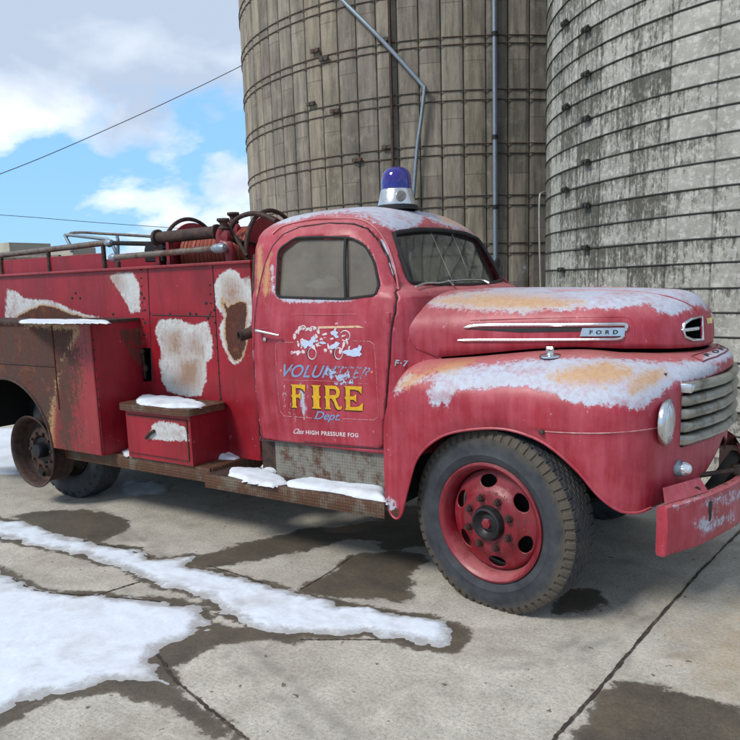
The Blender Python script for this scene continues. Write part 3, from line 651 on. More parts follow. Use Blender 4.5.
for sg in (-1, 1):
    Vd, Fdd, _ = compact(V.copy(), doorset(sg)); 
    Vd[:, 1] += sg*.004; cen = doorp.mean(0)
    # thin gap all round
    e = sdf(Vd[:, [0, 2]], doorp); rim = e < .004
    Vd[rim, 0] += np.sign(cen[0]-Vd[rim, 0])*.003; Vd[rim, 2] += np.sign(cen[1]-Vd[rim, 2])*.003
    q = Vd[:, [0, 2]].copy(); Fo, Fi = cut(Vd, Fdd, q, winp, np.ones(len(Vd), bool)); Vd[:, 0] = q[:, 0]; Vd[:, 2] = q[:, 1]
    Vg, Fg, _ = compact(Vd, Fi); Vd, Fo, _ = compact(Vd, Fo)
    wm_ = np.full(len(Vd), 1. if sg < 0 else 0.)
    dW = [[(250,352),(253,350),(255,385),(258,415),(262,436),(258,438),(253,400)], [(277,298),(279,296),(300,299),(352,299),(356,301),(320,302),(285,303)], [(270,266),(273,262),(274,290),(279,299),(273,294)], [(299,384),(302,380),(306,410),(304,420),(300,405)]]
    door = solidify(mk('door', Vd, Fo, m_cab, T, attrs={'white': patch(Vd, dW, 5, wm_)*.93, 'ochre': patch(Vd, [[(266,262),(270,255),(269,290),(265,305),(263,290)]], 6, wm_)}), .03)
    x0_, x1_ = winp[:, 0].min()-.01, winp[:, 0].max()+.01; z0_, z1_ = winp[:, 1].min()-.01, winp[:, 1].max()+.01
    ng = 30; XA, ZA = np.meshgrid(np.linspace(x0_, x1_, ng), np.linspace(z0_, z1_, ng)); ya, yb = sidey(-2.6, z0_, sg), sidey(-2.6, z1_, sg)
    Vg = np.stack([XA.ravel(), (ya+(yb-ya)*((ZA-z0_)/(z1_-z0_))).ravel()-sg*.012, ZA.ravel()], 1); Vg[:, 1] -= sg*np.clip((Vg[:, 0]+2.42)/.25, 0, 1)**2*.04
    Fg = gridF(ng, ng); qg = Vg[:, [0, 2]].copy(); cen2 = winp.mean(0); _, Fg = cut(Vg, Fg, qg, cen2+(winp-cen2)*1.02, np.ones(len(Vg), bool)); Vg, Fg, _ = compact(Vg, Fg)
    mk('window', Vg, Fg, m_glass, door)
    dpp = np.vstack([doorp, doorp[:1]]); dd_ = []
    for a_, c_ in zip(dpp[:-1], dpp[1:]):
        for t in np.linspace(0, 1, 5)[:-1]: q_ = a_+(c_-a_)*t; dd_.append((q_[0], sidey(q_[0], q_[1], sg, .0015), q_[1]))
    MB().tube(dd_+dd_[:1], .0042, 6, False).build('door_seam', m_blk, door)
    P = np.array([(x, sidey(x, z, sg, .004), z) for x, z in np.vstack([winp, winp[:1]])]); 
    MB().tube(P, .008, 6, False).build('window_seal', m_black, door)
    a = side([(346,238)])[0]; b_ = side([(346,298)])[0]
    MB().tube([(a[0]+(b_[0]-a[0])*t, sidey(a[0]+(b_[0]-a[0])*t, a[1]+(b_[1]-a[1])*t, sg, .003), a[1]+(b_[1]-a[1])*t) for t in np.linspace(0, 1, 6)], .009, 6).build('vent_bar', m_black, door)
    if sg < 0: doorN = door
    # handle
    h = side([(261,330),(283,335)]); yy = lambda z: YC+sg*(cabw(z)+.03)
    hb = MB(); hb.tube(catmull([(h[0][0]+.005, yy(1.3)-sg*.03, h[0][1]-.003), (h[0][0]+.01, yy(1.3)+sg*.015, h[0][1]), (h[0][0]+.05, yy(1.3)+sg*.02, h[0][1]-.005), (h[1][0], yy(1.3)+sg*.004, h[1][1])], 6), np.linspace(.013, .007, 19), 10)
    hb.lathe([(.012, 0), (.012, .006), (0, .007)], (h[0][0]+.04, YC+sg*(cabw(1.25)+.003), h[0][1]-.055), (0, sg, 0), 14).build('door_handle', m_chrome, door)
    hb = MB(); q = side([(388,318),(390,437)])
    for x, z in q: hb.box(x-.015, x+.015, YC+sg*(cabw(z)-.01)-.008, YC+sg*(cabw(z)-.01)+.02, z-.03, z+.03, .004)
    hb.build('hinge', m_cab, door)
# windscreen, rear window
ng = 40; YA, ZA = np.meshgrid(np.linspace(-.64, .64, ng), np.linspace(1.61, 1.97, ng)); XA = -2.088-(ZA-1.62)*.47-.055*(np.abs(YA)/.63)**2.6
Vw = np.stack([XA.ravel(), YA.ravel(), ZA.ravel()], 1); qw = Vw[:, 1:3].copy(); _, Fww = cut(Vw, gridF(ng, ng), qw, wsp*[1.012, 1], np.ones(len(Vw), bool)); Vw[:, 1] = qw[:, 0]+YC; Vw[:, 2] = qw[:, 1]; Vw, Fww, _ = compact(Vw, Fww)
mk('windscreen', Vw, Fww, m_wglass, T)
def xf_at(v_, z):
    p_, n_, i_, d_ = Tc.ray_cast(Vector((-1., YC+v_, z)), Vector((-1, 0, 0))); return p_.x if p_ else -2.1
MB().tube(np.array([(xf_at(a, z)+.002, YC+a, z) for a, z in np.vstack([wsp, wsp[:1]])]), .013, 6, False).build('windscreen_seal', m_black, T)
Vw, Fww, _ = compact(cabV, Fr); Vw[:, 0] += .01; mk('rear_window', Vw, Fww, m_wglass, T)
# gutter line above door and scratched pillar trim
P = side([(273,234),(284,226),(310,220),(335,218.5),(358,219),(372,225),(383,237),(391,254),(396,272),(399,290)])
for sg in (-1, 1):
    MB().tube(catmull([(x, sidey(x, z, sg, .004), z) for x, z in P], 4), .007, 6).build('rain_gutter', m_cab, T)
# interior
MB().box(-3.16,-2.2,YC-.72,YC+.72,.72,.78).build('cab_floor', m_dark, T, False)
sb = MB(); sb.box(-3.1,-2.62,YC-.66,YC+.66,.95,1.12,.05); sb.box(-3.17,-3.02,YC-.66,YC+.66,1.1,1.56,.05); sb.build('seat', m_seat, T)
MB().box(-2.3,-2.06,YC-.68,YC+.68,1.3,1.57,.03).build('dashboard', m_dark, T)
st = MB(); c0 = np.array([-2.5, YC+.36, 1.52]); ax = Vector((-.75, 0, .66)); q = Vector((0, 0, 1)).rotation_difference(ax.normalized()).to_matrix()
st.tube([c0+np.array(q @ Vector((.2*math.cos(t), .2*math.sin(t), 0))) for t in np.linspace(0, 2*math.pi, 40)], .012, 8, False)
for t in (0, 2.1, 4.2): st.tube([c0, c0+np.array(q @ Vector((.2*math.cos(t), .2*math.sin(t), 0)))], .008, 6)
st.tube([c0, c0+np.array([.45, 0, -.4])], .02, 8); st.build('steering_wheel', m_black, T)
# rear corner strip and pipe end behind the door
# --- hood
hs = [(-2.03,.79,1.245,1.598),(-1.95,.765,1.247,1.599),(-1.8,.72,1.256,1.597),(-1.6,.68,1.275,1.593),(-1.4,.65,1.296,1.588),(-1.2,.62,1.308,1.582),(-1.05,.595,1.305,1.578),(-.95,.55,1.30,1.573)]
H1 = [(x, YC-w, zb, x, zt) for x, w, zb, zt in hs]
H1 += [(-.87,YC-.495,1.297,-.92,1.571),(-.80,YC-.425,1.292,-.90,1.570),(-.745,YC-.345,1.288,-.885,1.569),(-.70,YC-.245,1.285,-.875,1.568),(-.67,YC-.13,1.283,-.868,1.567),(-.66,YC,1.283,-.865,1.567)]
H1 = catmull(H1, 10); HX, HY = H1[:, 0], H1[:, 1]; th = np.linspace(0, math.pi/2, 44); V = []
n = 2.7
for x, y, zb, xs, ztt in H1:
    f = np.clip((x+1.1)/.4, 0, 1); nn = 3.5*(1-f)+2.5*f
    for t in th:
        a = 1-math.cos(t)**(2/nn) if t < math.pi/2-1e-6 else 1.; bq = math.sin(t)**(2/nn) if t > 0 else 0
        X_ = x+(xs-x)*a; Y_ = y+(YC-y)*a; Z_ = zb+(ztt-zb)*bq; h_ = Z_-zb; r_ = .15
        if h_ < r_: X_ = max(X_, -2.03+r_-math.sqrt(max(r_*r_-(r_-h_)**2, 0)))
        if X_ > x+1e-4 and a < .6 and h_ < r_: Y_ += (float(np.interp(x, HX, HY))-float(np.interp(X_, HX, HY)))*(-1)*(1-a)*(1 if x < -1.2 else 0)
        V.append((X_, Y_, Z_))
V = np.array(V); m1, n1_ = len(H1), len(th); F = gridF(m1, n1_)
# cowl sides: the body running on under the rear edge of the hood
def cowl(b):
    st_ = catmull([(-2.145,.824),(-2.09,.812),(-2.03,.784),(-1.95,.758),(-1.86,.731)], 5); V_ = []; nz_ = 44
    for x, w in st_:
        for k in range(nz_):
            if k < 16: V_.append((x, YC-w, .98+(1.245-.98)*k/16))
            else:
                t = (k-16)/(nz_-17)*1.15; a = 1-math.cos(t)**(2/3.5); V_.append((x, YC-w*(1-a), 1.245+.348*math.sin(t)**(2/3.5)-.004))
    b.add(V_, gridF(len(st_), nz_))
for sg in (1, -1):
    b = MB(); cowl(b)
    if sg < 0: b.V = [(x, 2*YC-y, z) for x, y, z in b.V]; b.F = [f[::-1] for f in b.F]
    b.build('cowl', m_cab, T)
nos = [(682.5,330),(684,324),(690,319.5),(701.5,316.5),(702.5,340),(692,340),(685,337)]
C = np.array([V[list(f)].mean(0) for f in F]); ins = (sdf(proj(C), nos) > 0) & (C[:, 0] > -1.1)
Tnos = BVHTree.FromPolygons([Vector(v) for v in V], F)
nosP = hits(Tnos, nos, 0)
Fh = [f for f, k in zip(F, ins) if not k]
Vm = V.copy(); Vm[:, 1] = 2*YC-Vm[:, 1]; VV = np.vstack([V, Vm]); FF = Fh+[tuple(i+len(V) for i in f[::-1]) for f in Fh]
k1 = lambda P: z2((380,160), 2.056, P)
hoodW = [[(420,303.5),(430,299),(450,294),(500,287),(560,284),(640,285),(690,289),(715,300),(714,312),(704,306.5),(699,304),(694,308),(683,312),(670,314),(656,310),(648,304),(629,306),(608,309),(580,307),(562,312),(545,309),(523,313),(500,311),(470,309),(445,308),(430,307)]]
hoodO = [[(426,301.5),(453,296),(502,294),(550,297),(585,302),(550,308),(500,308),(453,306)]]
hood = solidify(mk('hood', VV, FF, m_cab, T, attrs={'white': patch(VV, hoodW, 11), 'ochre': patch(VV, hoodO, 12)}), .008)
bm = bmesh.new(); bm.from_mesh(hood.data); bmesh.ops.remove_doubles(bm, verts=bm.verts, dist=.0008); bmesh.ops.recalc_face_normals(bm, faces=bm.faces); bm.to_mesh(hood.data); bm.free()
Th = Tnos
def both(name, fn, mat, parent, smooth=True):
    """near part and its mirror on the far side"""
    for sg in (1, -1):
        b = MB(); fn(b)
        if sg < 0: b.V = [(x, 2*YC-y, z) for x, y, z in b.V]; b.F = [f[::-1] for f in b.F]
        o = b.build(name, mat, parent, smooth)
    return o
both('hood_vent', lambda b: b.tube(np.vstack([nosP, nosP[:2]]), .009, 8, False), m_chrome, hood)
cn = nosP.mean(0)
def vent_in(b):
    inn = nosP+np.array([-.10, .06, 0])*1; n_ = len(nosP); b.add(np.vstack([nosP+[-.004, .004, 0], inn]), [(i, (i+1) % n_, n_+(i+1) % n_, n_+i) for i in range(n_)]+[tuple(range(n_, 2*n_))])
both('vent_recess', vent_in, m_black, hood, False)
both('vent_bar', lambda b: b.tube([hit(Th, 684, 330, -.012), hit(Th, 700, 328, -.012)], .011, 8), m_chrome, hood)
both('hood_crease', lambda b: b.tube(hits(Th, [(548,290),(580,290),(629,291),(661,295),(676,299),(686,303),(694,308),(699,314),(702.5,322),(703.8,331),(704,342)], -.001, 4), .0045, 6), m_cab, hood)
# spear trim
def bar(pu, r, sy): return lambda b: b.tube(hits(Th, pu, .004, 3), r, 8, True, sy)
both('hood_trim', bar([(464,327.8),(480,325.5),(520,325),(560,324.8),(600,324.6),(622,324.4),(626,326),(625.5,331)], [.004]+[.011]*19+[.008,.006], 1), m_chrome, hood)
both('hood_trim', bar([(458,340.3),(480,340),(520,340),(560,339.7),(600,339.5),(618,339),(624,335.5)], [.004]+[.009]*16+[.007,.006], 1), m_chrome, hood)
def quad(T_, P4, off, nx=14, ny=4):
    """little sheet laid on a surface; P4 corner pixels tl,tr,br,bl"""
    P = [np.array(p, float) for p in P4]; V = []
    for j in range(ny):
        for i in range(nx):
            s, t = i/(nx-1), j/(ny-1); q = (1-t)*((1-s)*P[0]+s*P[1])+t*((1-s)*P[3]+s*P[2]); h = hit(T_, q[0], q[1], off); V.append(h if h is not None else V[-1])
    return V, gridF(ny, nx)
both('trim_slot', lambda b: b.add(*quad(Th, [(466,329),(582,327.5),(580,331.5),(520,332.5)], .003)), m_black, hood)
both('name_plate', lambda b: b.add(*quad(Th, [(582.5,328.3),(625,327.8),(624,336),(580,336.3)], .007)), m_chrome, hood)
both('hood_swage', lambda b: b.tube(hits(Th, [(470,320),(540,318),(600,317),(625,317),(631,320),(634,327),(634,336)], -.001, 4), .004, 6), m_cab, hood)
# text helper -------------------------------------------------------
def text_mesh(txt, shear=0., bold=0., space=1.0):
    cu = bpy.data.curves.new('txt', 'FONT'); cu.body = txt; cu.size = 1; cu.shear = shear; cu.offset = bold; cu.space_character = space; cu.resolution_u = 4
    o = bpy.data.objects.new('txt', cu); COL.objects.link(o); bpy.context.view_layer.update()
    me = bpy.data.meshes.new_from_object(o.evaluated_get(bpy.context.evaluated_depsgraph_get()))
    V = np.array([v.co[:] for v in me.vertices]); F = [tuple(p.vertices) for p in me.polygons]
    COL.objects.unlink(o); bpy.data.objects.remove(o); bpy.data.curves.remove(cu)
    lo = V.min(0); hi = V.max(0); V = (V-lo)/np.maximum(hi-lo, 1e-9); return V[:, :2], F
def decal(name, UVs, F, P4, T_, mat, parent, off=.002):
    """flat figure (0..1 square) laid on a surface between corner pixels tl,tr,br,bl"""
    P = [np.array(p, float) for p in P4]; V = []
    for s, t in UVs:
        t = 1-t; q = (1-t)*((1-s)*P[0]+s*P[1])+t*((1-s)*P[3]+s*P[2]); h = hit(T_, q[0], q[1], off)
        V.append(h if h is not None else (V[-1] if V else ony(q[0], q[1], 3.45)))
    for a, b_ in comps(V, F): o = mk(name, a, b_, mat, parent, False)
    return o
U, FT = text_mesh('FORD', 0, .035, 1.9); decal('emblem_lettering', U, FT, [(590,330.4),(618,330.1),(617.5,334.2),(589.5,334.5)], Th, m_black, hood, .009)
# --- fender / nose
FS = [(-2.115,3.39,.98,-2.115,3.275,.86,-2.115,3.275,.46),
(-2.085,3.40,1.085,-2.08,3.255,.93,-2.055,3.262,.395),
(-2.03,3.425,1.185,-2.015,3.24,.98,-2.005,3.255,.42),
(-1.95,3.455,1.232,-1.93,3.228,1.01,-1.955,3.247,.57),
(-1.85,3.49,1.242,-1.83,3.222,1.02,-1.885,3.24,.75),
(-1.70,3.53,1.253,-1.69,3.22,1.02,-1.75,3.24,.87),
(-1.55,3.565,1.268,-1.54,3.22,1.02,-1.57,3.24,.925),
(-1.37,3.60,1.286,-1.36,3.22,1.02,-1.38,3.24,.938),
(-1.20,3.62,1.296,-1.19,3.22,1.01,-1.21,3.24,.89),
(-1.08,3.64,1.294,-1.05,3.225,1.0,-1.06,3.238,.785),
(-.98,3.68,1.282,-.945,3.242,1.0,-.95,3.25,.665),
(-.91,3.72,1.278,-.86,3.28,1.0,-.87,3.287,.60),
(-.85,3.77,1.273,-.80,3.335,1.01,-.805,3.34,.585),
(-.80,3.84,1.27,-.755,3.41,1.04,-.76,3.41,.595),
(-.76,3.91,1.267,-.715,3.51,1.09,-.72,3.51,.60),
(-.725,3.98,1.264,-.67,3.64,1.14,-.675,3.64,.61),
(-.70,4.06,1.262,-.615,3.82,1.175,-.625,3.82,.645),
(-.685,4.13,1.26,-.575,4.02,1.19,-.585,4.02,.735),
(-.68,4.2,1.26,-.565,4.2,1.195,-.575,4.2,.80)]
FS = catmull(FS, 9); V = []; t1 = np.linspace(0, 1, 34); t2 = np.linspace(0, 1, 40)[1:]
for r in FS:
    I, O, B = r[:3], r[3:6], r[6:9]; f = np.clip((r[3]+.85)/.2, 0, 1); nx_ = 2.25*(1-f)+2.0*f
    for t in t1:
        a = math.sin(t*math.pi/2)**(2/nx_) if t > 0 else 0; b_ = math.cos(t*math.pi/2)**(2/nx_) if t < 1 else 0
        q = I+(O-I)*a; V.append((q[0], q[1], O[2]+(I[2]-O[2])*b_))
    for t in t2:
        q = O+(B-O)*t; bul = .012*math.sin(t*math.pi); z = q[2]
        inn = .006*(1/(1+math.exp(-(.955-z)/.004))) if r[3] > -1.25 else 0
        dirv_ = (O-I)[:2]/np.linalg.norm((O-I)[:2]); q2 = q[:2]+dirv_*(bul*(.5)-inn); V.append((q2[0], q2[1], z))
V = np.array(V); nc = len(t1)+len(t2); F = gridF(len(FS), nc)
gq = V[:, 1:3].copy(); gq[:, 0] -= YC
grp = rpoly([(-.60,.845),(0,.845),(.4,.845),(.4,1.165),(0,1.165),(-.45,1.15),(-.585,1.13)], .02, 3)
msk_ = (V[:, 0] > -.76); F, Fgr = cut(V, F, gq, grp, msk_); V[:, 1] = gq[:, 0]+YC; V[:, 2] = gq[:, 1]
Tf = BVHTree.FromPolygons([Vector(v) for v in V], F+Fgr)
Vm = V.copy(); Vm[:, 1] = 2*YC-Vm[:, 1]; VV = np.vstack([V, Vm]); FF = list(F)+[tuple(i+len(V) for i in f[::-1]) for f in F]
fenW = [k1([(55,460),(95,440),(130,434),(200,420),(300,412),(400,406),(500,409),(560,414),(640,412),(700,424),(690,440),(650,450),(600,460),(565,490),(533,518),(500,510),(460,500),(420,505),(370,490),(340,480),(300,465),(240,465),(190,470),(160,475),(140,503),(110,505),(95,480),(112,455)]),
        k1([(28,475),(40,455),(60,440),(75,445),(50,465),(35,485)]), [(384,500),(393,502),(398,508),(394,519),(386,519)], [(700,362),(706,354),(735,344),(738,352),(722,362),(706,368)]]
fenO = [k1([(350,443),(400,425),(470,416),(512,430),(522,445),(480,460),(420,462),(370,460)]), k1([(508,465),(540,440),(582,430),(582,445),(540,472),(515,480)]), k1([(35,468),(60,445),(110,425),(200,408),(180,420),(110,440),(60,462)])]
nm = (VV[:, 1] < YC+.3)
fen = mk('front_fender', VV, FF, m_cab, T, attrs={'white': patch(VV, fenW, 11, nm), 'ochre': patch(VV, fenO, 13, nm), 'stain': patch(VV, [[(395,385),(430,360),(540,348),(640,344),(700,344),(700,356),(640,362),(540,358),(440,368),(400,388)]], 6, nm)*.45, 'rustf': patch(VV, [[(388,512),(400,506),(400,520),(388,522)]], 4, nm)})
bm = bmesh.new(); bm.from_mesh(fen.data); bmesh.ops.remove_doubles(bm, verts=bm.verts, dist=.0008); bmesh.ops.recalc_face_normals(bm, faces=bm.faces); bm.to_mesh(fen.data); bm.free(); solidify(fen, .008)
# rolled edge round the wheel opening and bottom
edge = V[nc-1::nc][:]; ed = MB(); ed.tube(edge[0:118], .007, 6); ed.V += []; b2 = [(x, 2*YC-y, z) for x, y, z in ed.V]; 
ed.build('wheel_arch_lip', m_cab, fen); e2 = MB(); e2.V = b2; e2.F = [f[::-1] for f in ed.F]; e2.build('wheel_arch_lip', m_cab, fen)
both('fender_bead', lambda b: b.tube(hits(Tf, [(545,431.5),(560,432.5),(580,433.2),(610,433),(640,430.5),(662,427)], .000, 5), .0035, 6), simple('worn_bead_paint', sc(186,140,142), .5, 0, .3, 30, col2=sc(150,60,72)), fen)
both('side_marker', lambda b: b.lathe([(.014,0),(.014,.01),(.006,.016),(0,.016)], hit(Tf, 542, 432), (-.2,-1,.2), 12), m_iron, fen)
def clr(b):
    p_ = hit(Tf, 550, 356.5); b.lathe([(.052,0),(.05,.008),(.02,.012),(.014,.02),(.014,.03),(0,.031)], p_, (0,-.1,1), 20, False)
    b.tube([p_+[-.014,0,.01], p_+[-.014,0,.045]], .006, 6); b.tube([p_+[.014,0,.01], p_+[.014,0,.045]], .006, 6); b.tube([p_+[-.014,0,.042], p_+[.014,0,.042]], .007, 6)
both('marker_lamp_base', clr, m_chrome, fen)
# nose band lines + lettering
U, FT = text_mesh('FORD', 0, .03, 1.9)
nl = MB(); o = None
Tn = Tf
def nose_xy(v_, z0=1.4):
    p_, n_, i_, d_ = Tfull.ray_cast(Vector((v_[0], v_[1], 1.5)), Vector((0, 0, -1))); return p_
Tfull = BVHTree.FromPolygons([Vector(v) for v in VV], FF+[f for f in Fgr])
def nose_pt(yy, k, off):   # k=0 rear line .. 1 front lip of the nose band
    xs = np.interp(abs(yy-YC), [0, .18, .38, .56], [-.595, -.605, -.645, -.70]); xr = xs-.05
    x = xr+(xs-xr)*k; p_, n_, i_, d_ = Tfull.ray_cast(Vector((x, yy, 1.5)), Vector((0, 0, -1)))
    if p_ is None: return np.array([x, yy, 1.22])
    return np.array(p_+Vector((0, 0, off)))
VL = [nose_pt(YC-.26+.52*(s), .28+(1-t)*.5, .003) for s, t in U]; [mk('nose_lettering', a_, b_, m_black, fen, False) for a_, b_ in comps(VL, FT)]
nb = MB()
for k in (0., 1.05): nb.tube([nose_pt(YC+t, k, .001) for t in np.linspace(-.36, .36, 31)], .004, 6)
nb.tube([nose_pt(YC-.36, k, .001) for k in np.linspace(0, 1.05, 5)], .004, 6); nb.tube([nose_pt(YC+.36, k, .001) for k in np.linspace(0, 1.05, 5)], .004, 6)
nb.build('nose_trim', simple('nose_band_edge', sc(128,40,50), .5), fen)
U, FT = text_mesh('F·7', .15, .03, 1.2)
_b = MB(); cowl(_b); _b.add(V_full, Fall); Tcw = BVHTree.FromPolygons([Vector(v) for v in _b.V], _b.F)
decal('badge', U, FT, [(395,359.5),(408.5,360.5),(408,366.5),(394.5,366)], Tcw, m_chrome, cab, .006)
# yellow mark on the hood front
hm = []
for z_ in (1.418, 1.404, 1.390):
    for v_ in np.linspace(-.075, .075, 9):
        p_, n_, i_, d_ = Th.ray_cast(Vector((1, YC-abs(v_), z_)), Vector((-1, 0, 0))); hm.append((p_.x+.002 if p_ else -.66, YC+v_, z_))
mk('hood_mark', hm, gridF(3, 9), simple('cream_mark', sc(222, 200, 130), .5), hood, False)
# grille
gr = empty('grille_part', (0, 0, 0), None, None); bpy.data.objects.remove(gr)
def front_x(v_): return float(np.interp(abs(v_), [0,.2,.38,.56,.66], [-.575,-.585,-.622,-.678,-.72]))
for k in range(5):
    z = 1.128-k*.062; b = MB(); pts = []
    vv = np.concatenate([[-.60], np.linspace(-.585, .585, 41), [.60]])
    for v_ in vv: pts.append((front_x(v_)+(.012 if abs(v_) < .595 else -.03)-(.0 if abs(v_) < .57 else .006), YC+v_*(1-.0*k), z))
    P = np.array(pts); V_ = []; prof = [(-.045,-.018),(-.01,-.026),(.018,-.024),(.026,-.014),(.028,.0),(.026,.012),(.016,.022),(-.01,.024),(-.045,.016)]
    for p_ in P:
        for dx, dz_ in prof: V_.append((p_[0]+dx, p_[1], p_[2]+dz_))
    m_ = len(P); q_ = len(prof); Fx = [(i*q_+j, (i+1)*q_+j, (i+1)*q_+(j+1) % q_, i*q_+(j+1) % q_) for i in range(m_-1) for j in range(q_)]+[tuple(range(q_)), tuple((m_-1)*q_+j for j in range(q_-1, -1, -1))]
    mk('grille_bar', V_, Fx, m_grille, T)
    for o_ in [bpy.data.objects[-1]] if False else []: pass
MB().box(-.86,-.74,YC-.66,YC+.66,.78,1.2).build('radiator', m_black, T, False)
for sg in (-1, 1):
    y = YC+sg*.535; x = front_x(.535)+.008
    bt = MB(); bt.box(x-.04,x+.024,y-.070,y+.070,1.106,1.150,.005).build('parking_lamp', m_chrome, T)
    MB().box(x+.020,x+.028,y-.055,y+.055,1.116,1.141,.003).build('lamp_glass', m_lens, T)
# headlights
hl = np.array(hit(Tfull, 667, 422)); 
for sg in (-1, 1):
    c0 = np.array([hl[0]+.006, YC+sg*abs(hl[1]-YC), hl[2]]); axv = Vector((1, sg*.03, 0)).normalized()
    b = MB(); b.lathe([(.106,-.02),(.110,-.006),(.108,.003),(.102,.008),(.094,.010),(.091,.0)], c0, axv, 40); hb = b.build('headlight', m_chrome, T)
    MB().lathe([(.093,.003),(.085,.009),(.062,.016),(.035,.020),(.0005,.021)], c0, axv, 40).build('lens', m_lens, hb)
ml = np.array(hit(Tfull, 678, 468))
for sg in (-1, 1):
    c0 = np.array([ml[0], YC+sg*abs(ml[1]-YC), ml[2]]); axv = Vector((1, sg*.2, .05)).normalized()
    b = MB(); b.lathe([(.040,-.01),(.040,.006),(.034,.012),(.033,.028)], c0, axv, 28).build('fog_lamp', m_galv, T)
    MB().lathe([(.033,.028),(.030,.042),(.022,.056),(.012,.062),(.0005,.064)], c0, axv, 24).build('fog_lamp_lens', m_lens, T)
# valance shelf below the grille
both('grille_shelf', lambda b: b.add([(front_x(v_)+dx, YC+v_, z) for v_ in np.linspace(-.59, 0, 14) for dx, z in ((.0,.846),(-.14,.80))], [(2*i, 2*i+1, 2*i+3, 2*i+2) for i in range(13)]), m_cab, fen, False)
# bumper
bp = [(-.685,3.345),(-.665,3.385),(-.625,3.47),(-.575,3.58),(-.52,3.76),(-.47,3.97),(-.45,4.2)]
bp = catmull(bp, 6); full = np.vstack([bp, [(x, 2*YC-y) for x, y in bp[::-1][1:]]]); V_ = []; prof = [(-.035,.615),(-.03,.632),(-.004,.636),(.008,.625),(.014,.52),(.008,.405),(-.004,.395),(-.03,.40),(-.035,.415)]
for i, (x, y) in enumerate(full):
    for dx, z in prof: V_.append((x+dx, y, z))
m_, q_ = len(full), len(prof); Fx = [(i*q_+j, (i+1)*q_+j, (i+1)*q_+(j+1) % q_, i*q_+(j+1) % q_) for i in range(m_-1) for j in range(q_)]+[tuple(range(q_)), tuple((m_-1)*q_+j for j in range(q_-1, -1, -1))]
V_ = np.array(V_)
# subdivide for the paint fields
bmp_ = mk('bumper', V_, Fx, m_cab, T, False); bm = bmesh.new(); bm.from_mesh(bmp_.data); bmesh.ops.subdivide_edges(bm, edges=bm.edges[:], cuts=2, use_grid_fill=True); bm.to_mesh(bmp_.data); bm.free()
Vb = np.array([v.co[:] for v in bmp_.data.vertices])+ORG[bmp_.name]
at = bmp_.data.attributes.new('rustf', 'FLOAT', 'POINT'); at.data.foreach_set('value', np.clip(.5-(Vb[:, 2]-.40)/.05, 0, .42).astype(np.float32)+np.clip(.45-(.636-Vb[:, 2])/.04, 0, .45).astype(np.float32))
at = bmp_.data.attributes.new('white', 'FLOAT', 'POINT'); at.data.foreach_set('value', (patch(Vb, [[(700,506),(720,492),(745,486),(745,500),(715,512)], [(672,505),(700,492),(712,492),(690,505),(672,512)], [(690,520),(735,508),(738,522),(700,538)]], 12)*.72).astype(np.float32))
both('bumper_bracket', lambda b: (b.tube([(-.95,3.72,.66),(-.72,3.70,.655),(-.60,3.60,.648)], .022, 10),), m_iron, T)
both('bumper_gusset', lambda b: b.add([(-.69,3.36,.637),(-.56,3.66,.637),(-.60,3.66,.70),(-.71,3.40,.70),(-.715,3.38,.637),(-.60,3.68,.637)], [(0,1,2,3),(3,2,5,4)]), m_cab, T, False)
MB().box(-.62,-.54,3.62,4.78,.50,.60,.01).build('crossmember', m_black, T)
tb = MB(); tb.tube([(-.66,3.80,.665),(-.52,4.0,.66),(-.45,4.2,.66)], .014, 8); tb.lathe([(.03,0),(.03,.02),(.02,.03),(.02,.05)], (-.50,4.05,.64), (0,0,1), 12).build('tow_hook', m_iron, T)
# cracks in the glass, belt crease, torn headliner
for pts in ([(431,233),(437,246),(444,262),(452,280),(455,287)], [(452,234),(459,250),(466,268)]):
    cp_ = []
    for u, v in pts:
        d = ray(u, v); t = (-2.073+.47*(CH-1.62)*-1)/(d[0]+.47*d[2]); cp_.append(CAM+d*t)
    MB().tube(cp_, .0008, 4).build('glass_crack', simple('glass_crack', (.6, .62, .6), .5), T, False)
for sg in (-1, 1):
    q = side([(256,314.5),(300,314.5),(345,314.5),(391,313)]); MB().tube(catmull([(x, sidey(x, z, sg, .0035), z) for x, z in q], 4), .0035, 6).build('belt_crease', m_cab, T)
fr_ = MB(); fr_.tube([(-3.02+.01*math.sin(t*2), YC-.46+.92*t/30, 1.80+.012*abs(math.sin(t*1.7))) for t in range(31)], .014, 6); fr_.build('headliner_fringe', simple('pale_cloth', sc(190, 186, 170), .9), T)
# wipers
def wiper(b, pts): b.tube(catmull([np.array(hit(Tc2, u, v, .02)) for u, v in pts], 4), .007, 6)
Tc2 = BVHTree.FromPolygons([Vector(v) for v in cabV], Fall)
for pts in ([(452,288),(448,284.5),(438,284.5),(425,286.5),(415,290)], [(488,286),(480,283),(465,281),(450,282),(446,283)]):
    b = MB(); wiper(b, pts); b.build('wiper', m_chrome, T)
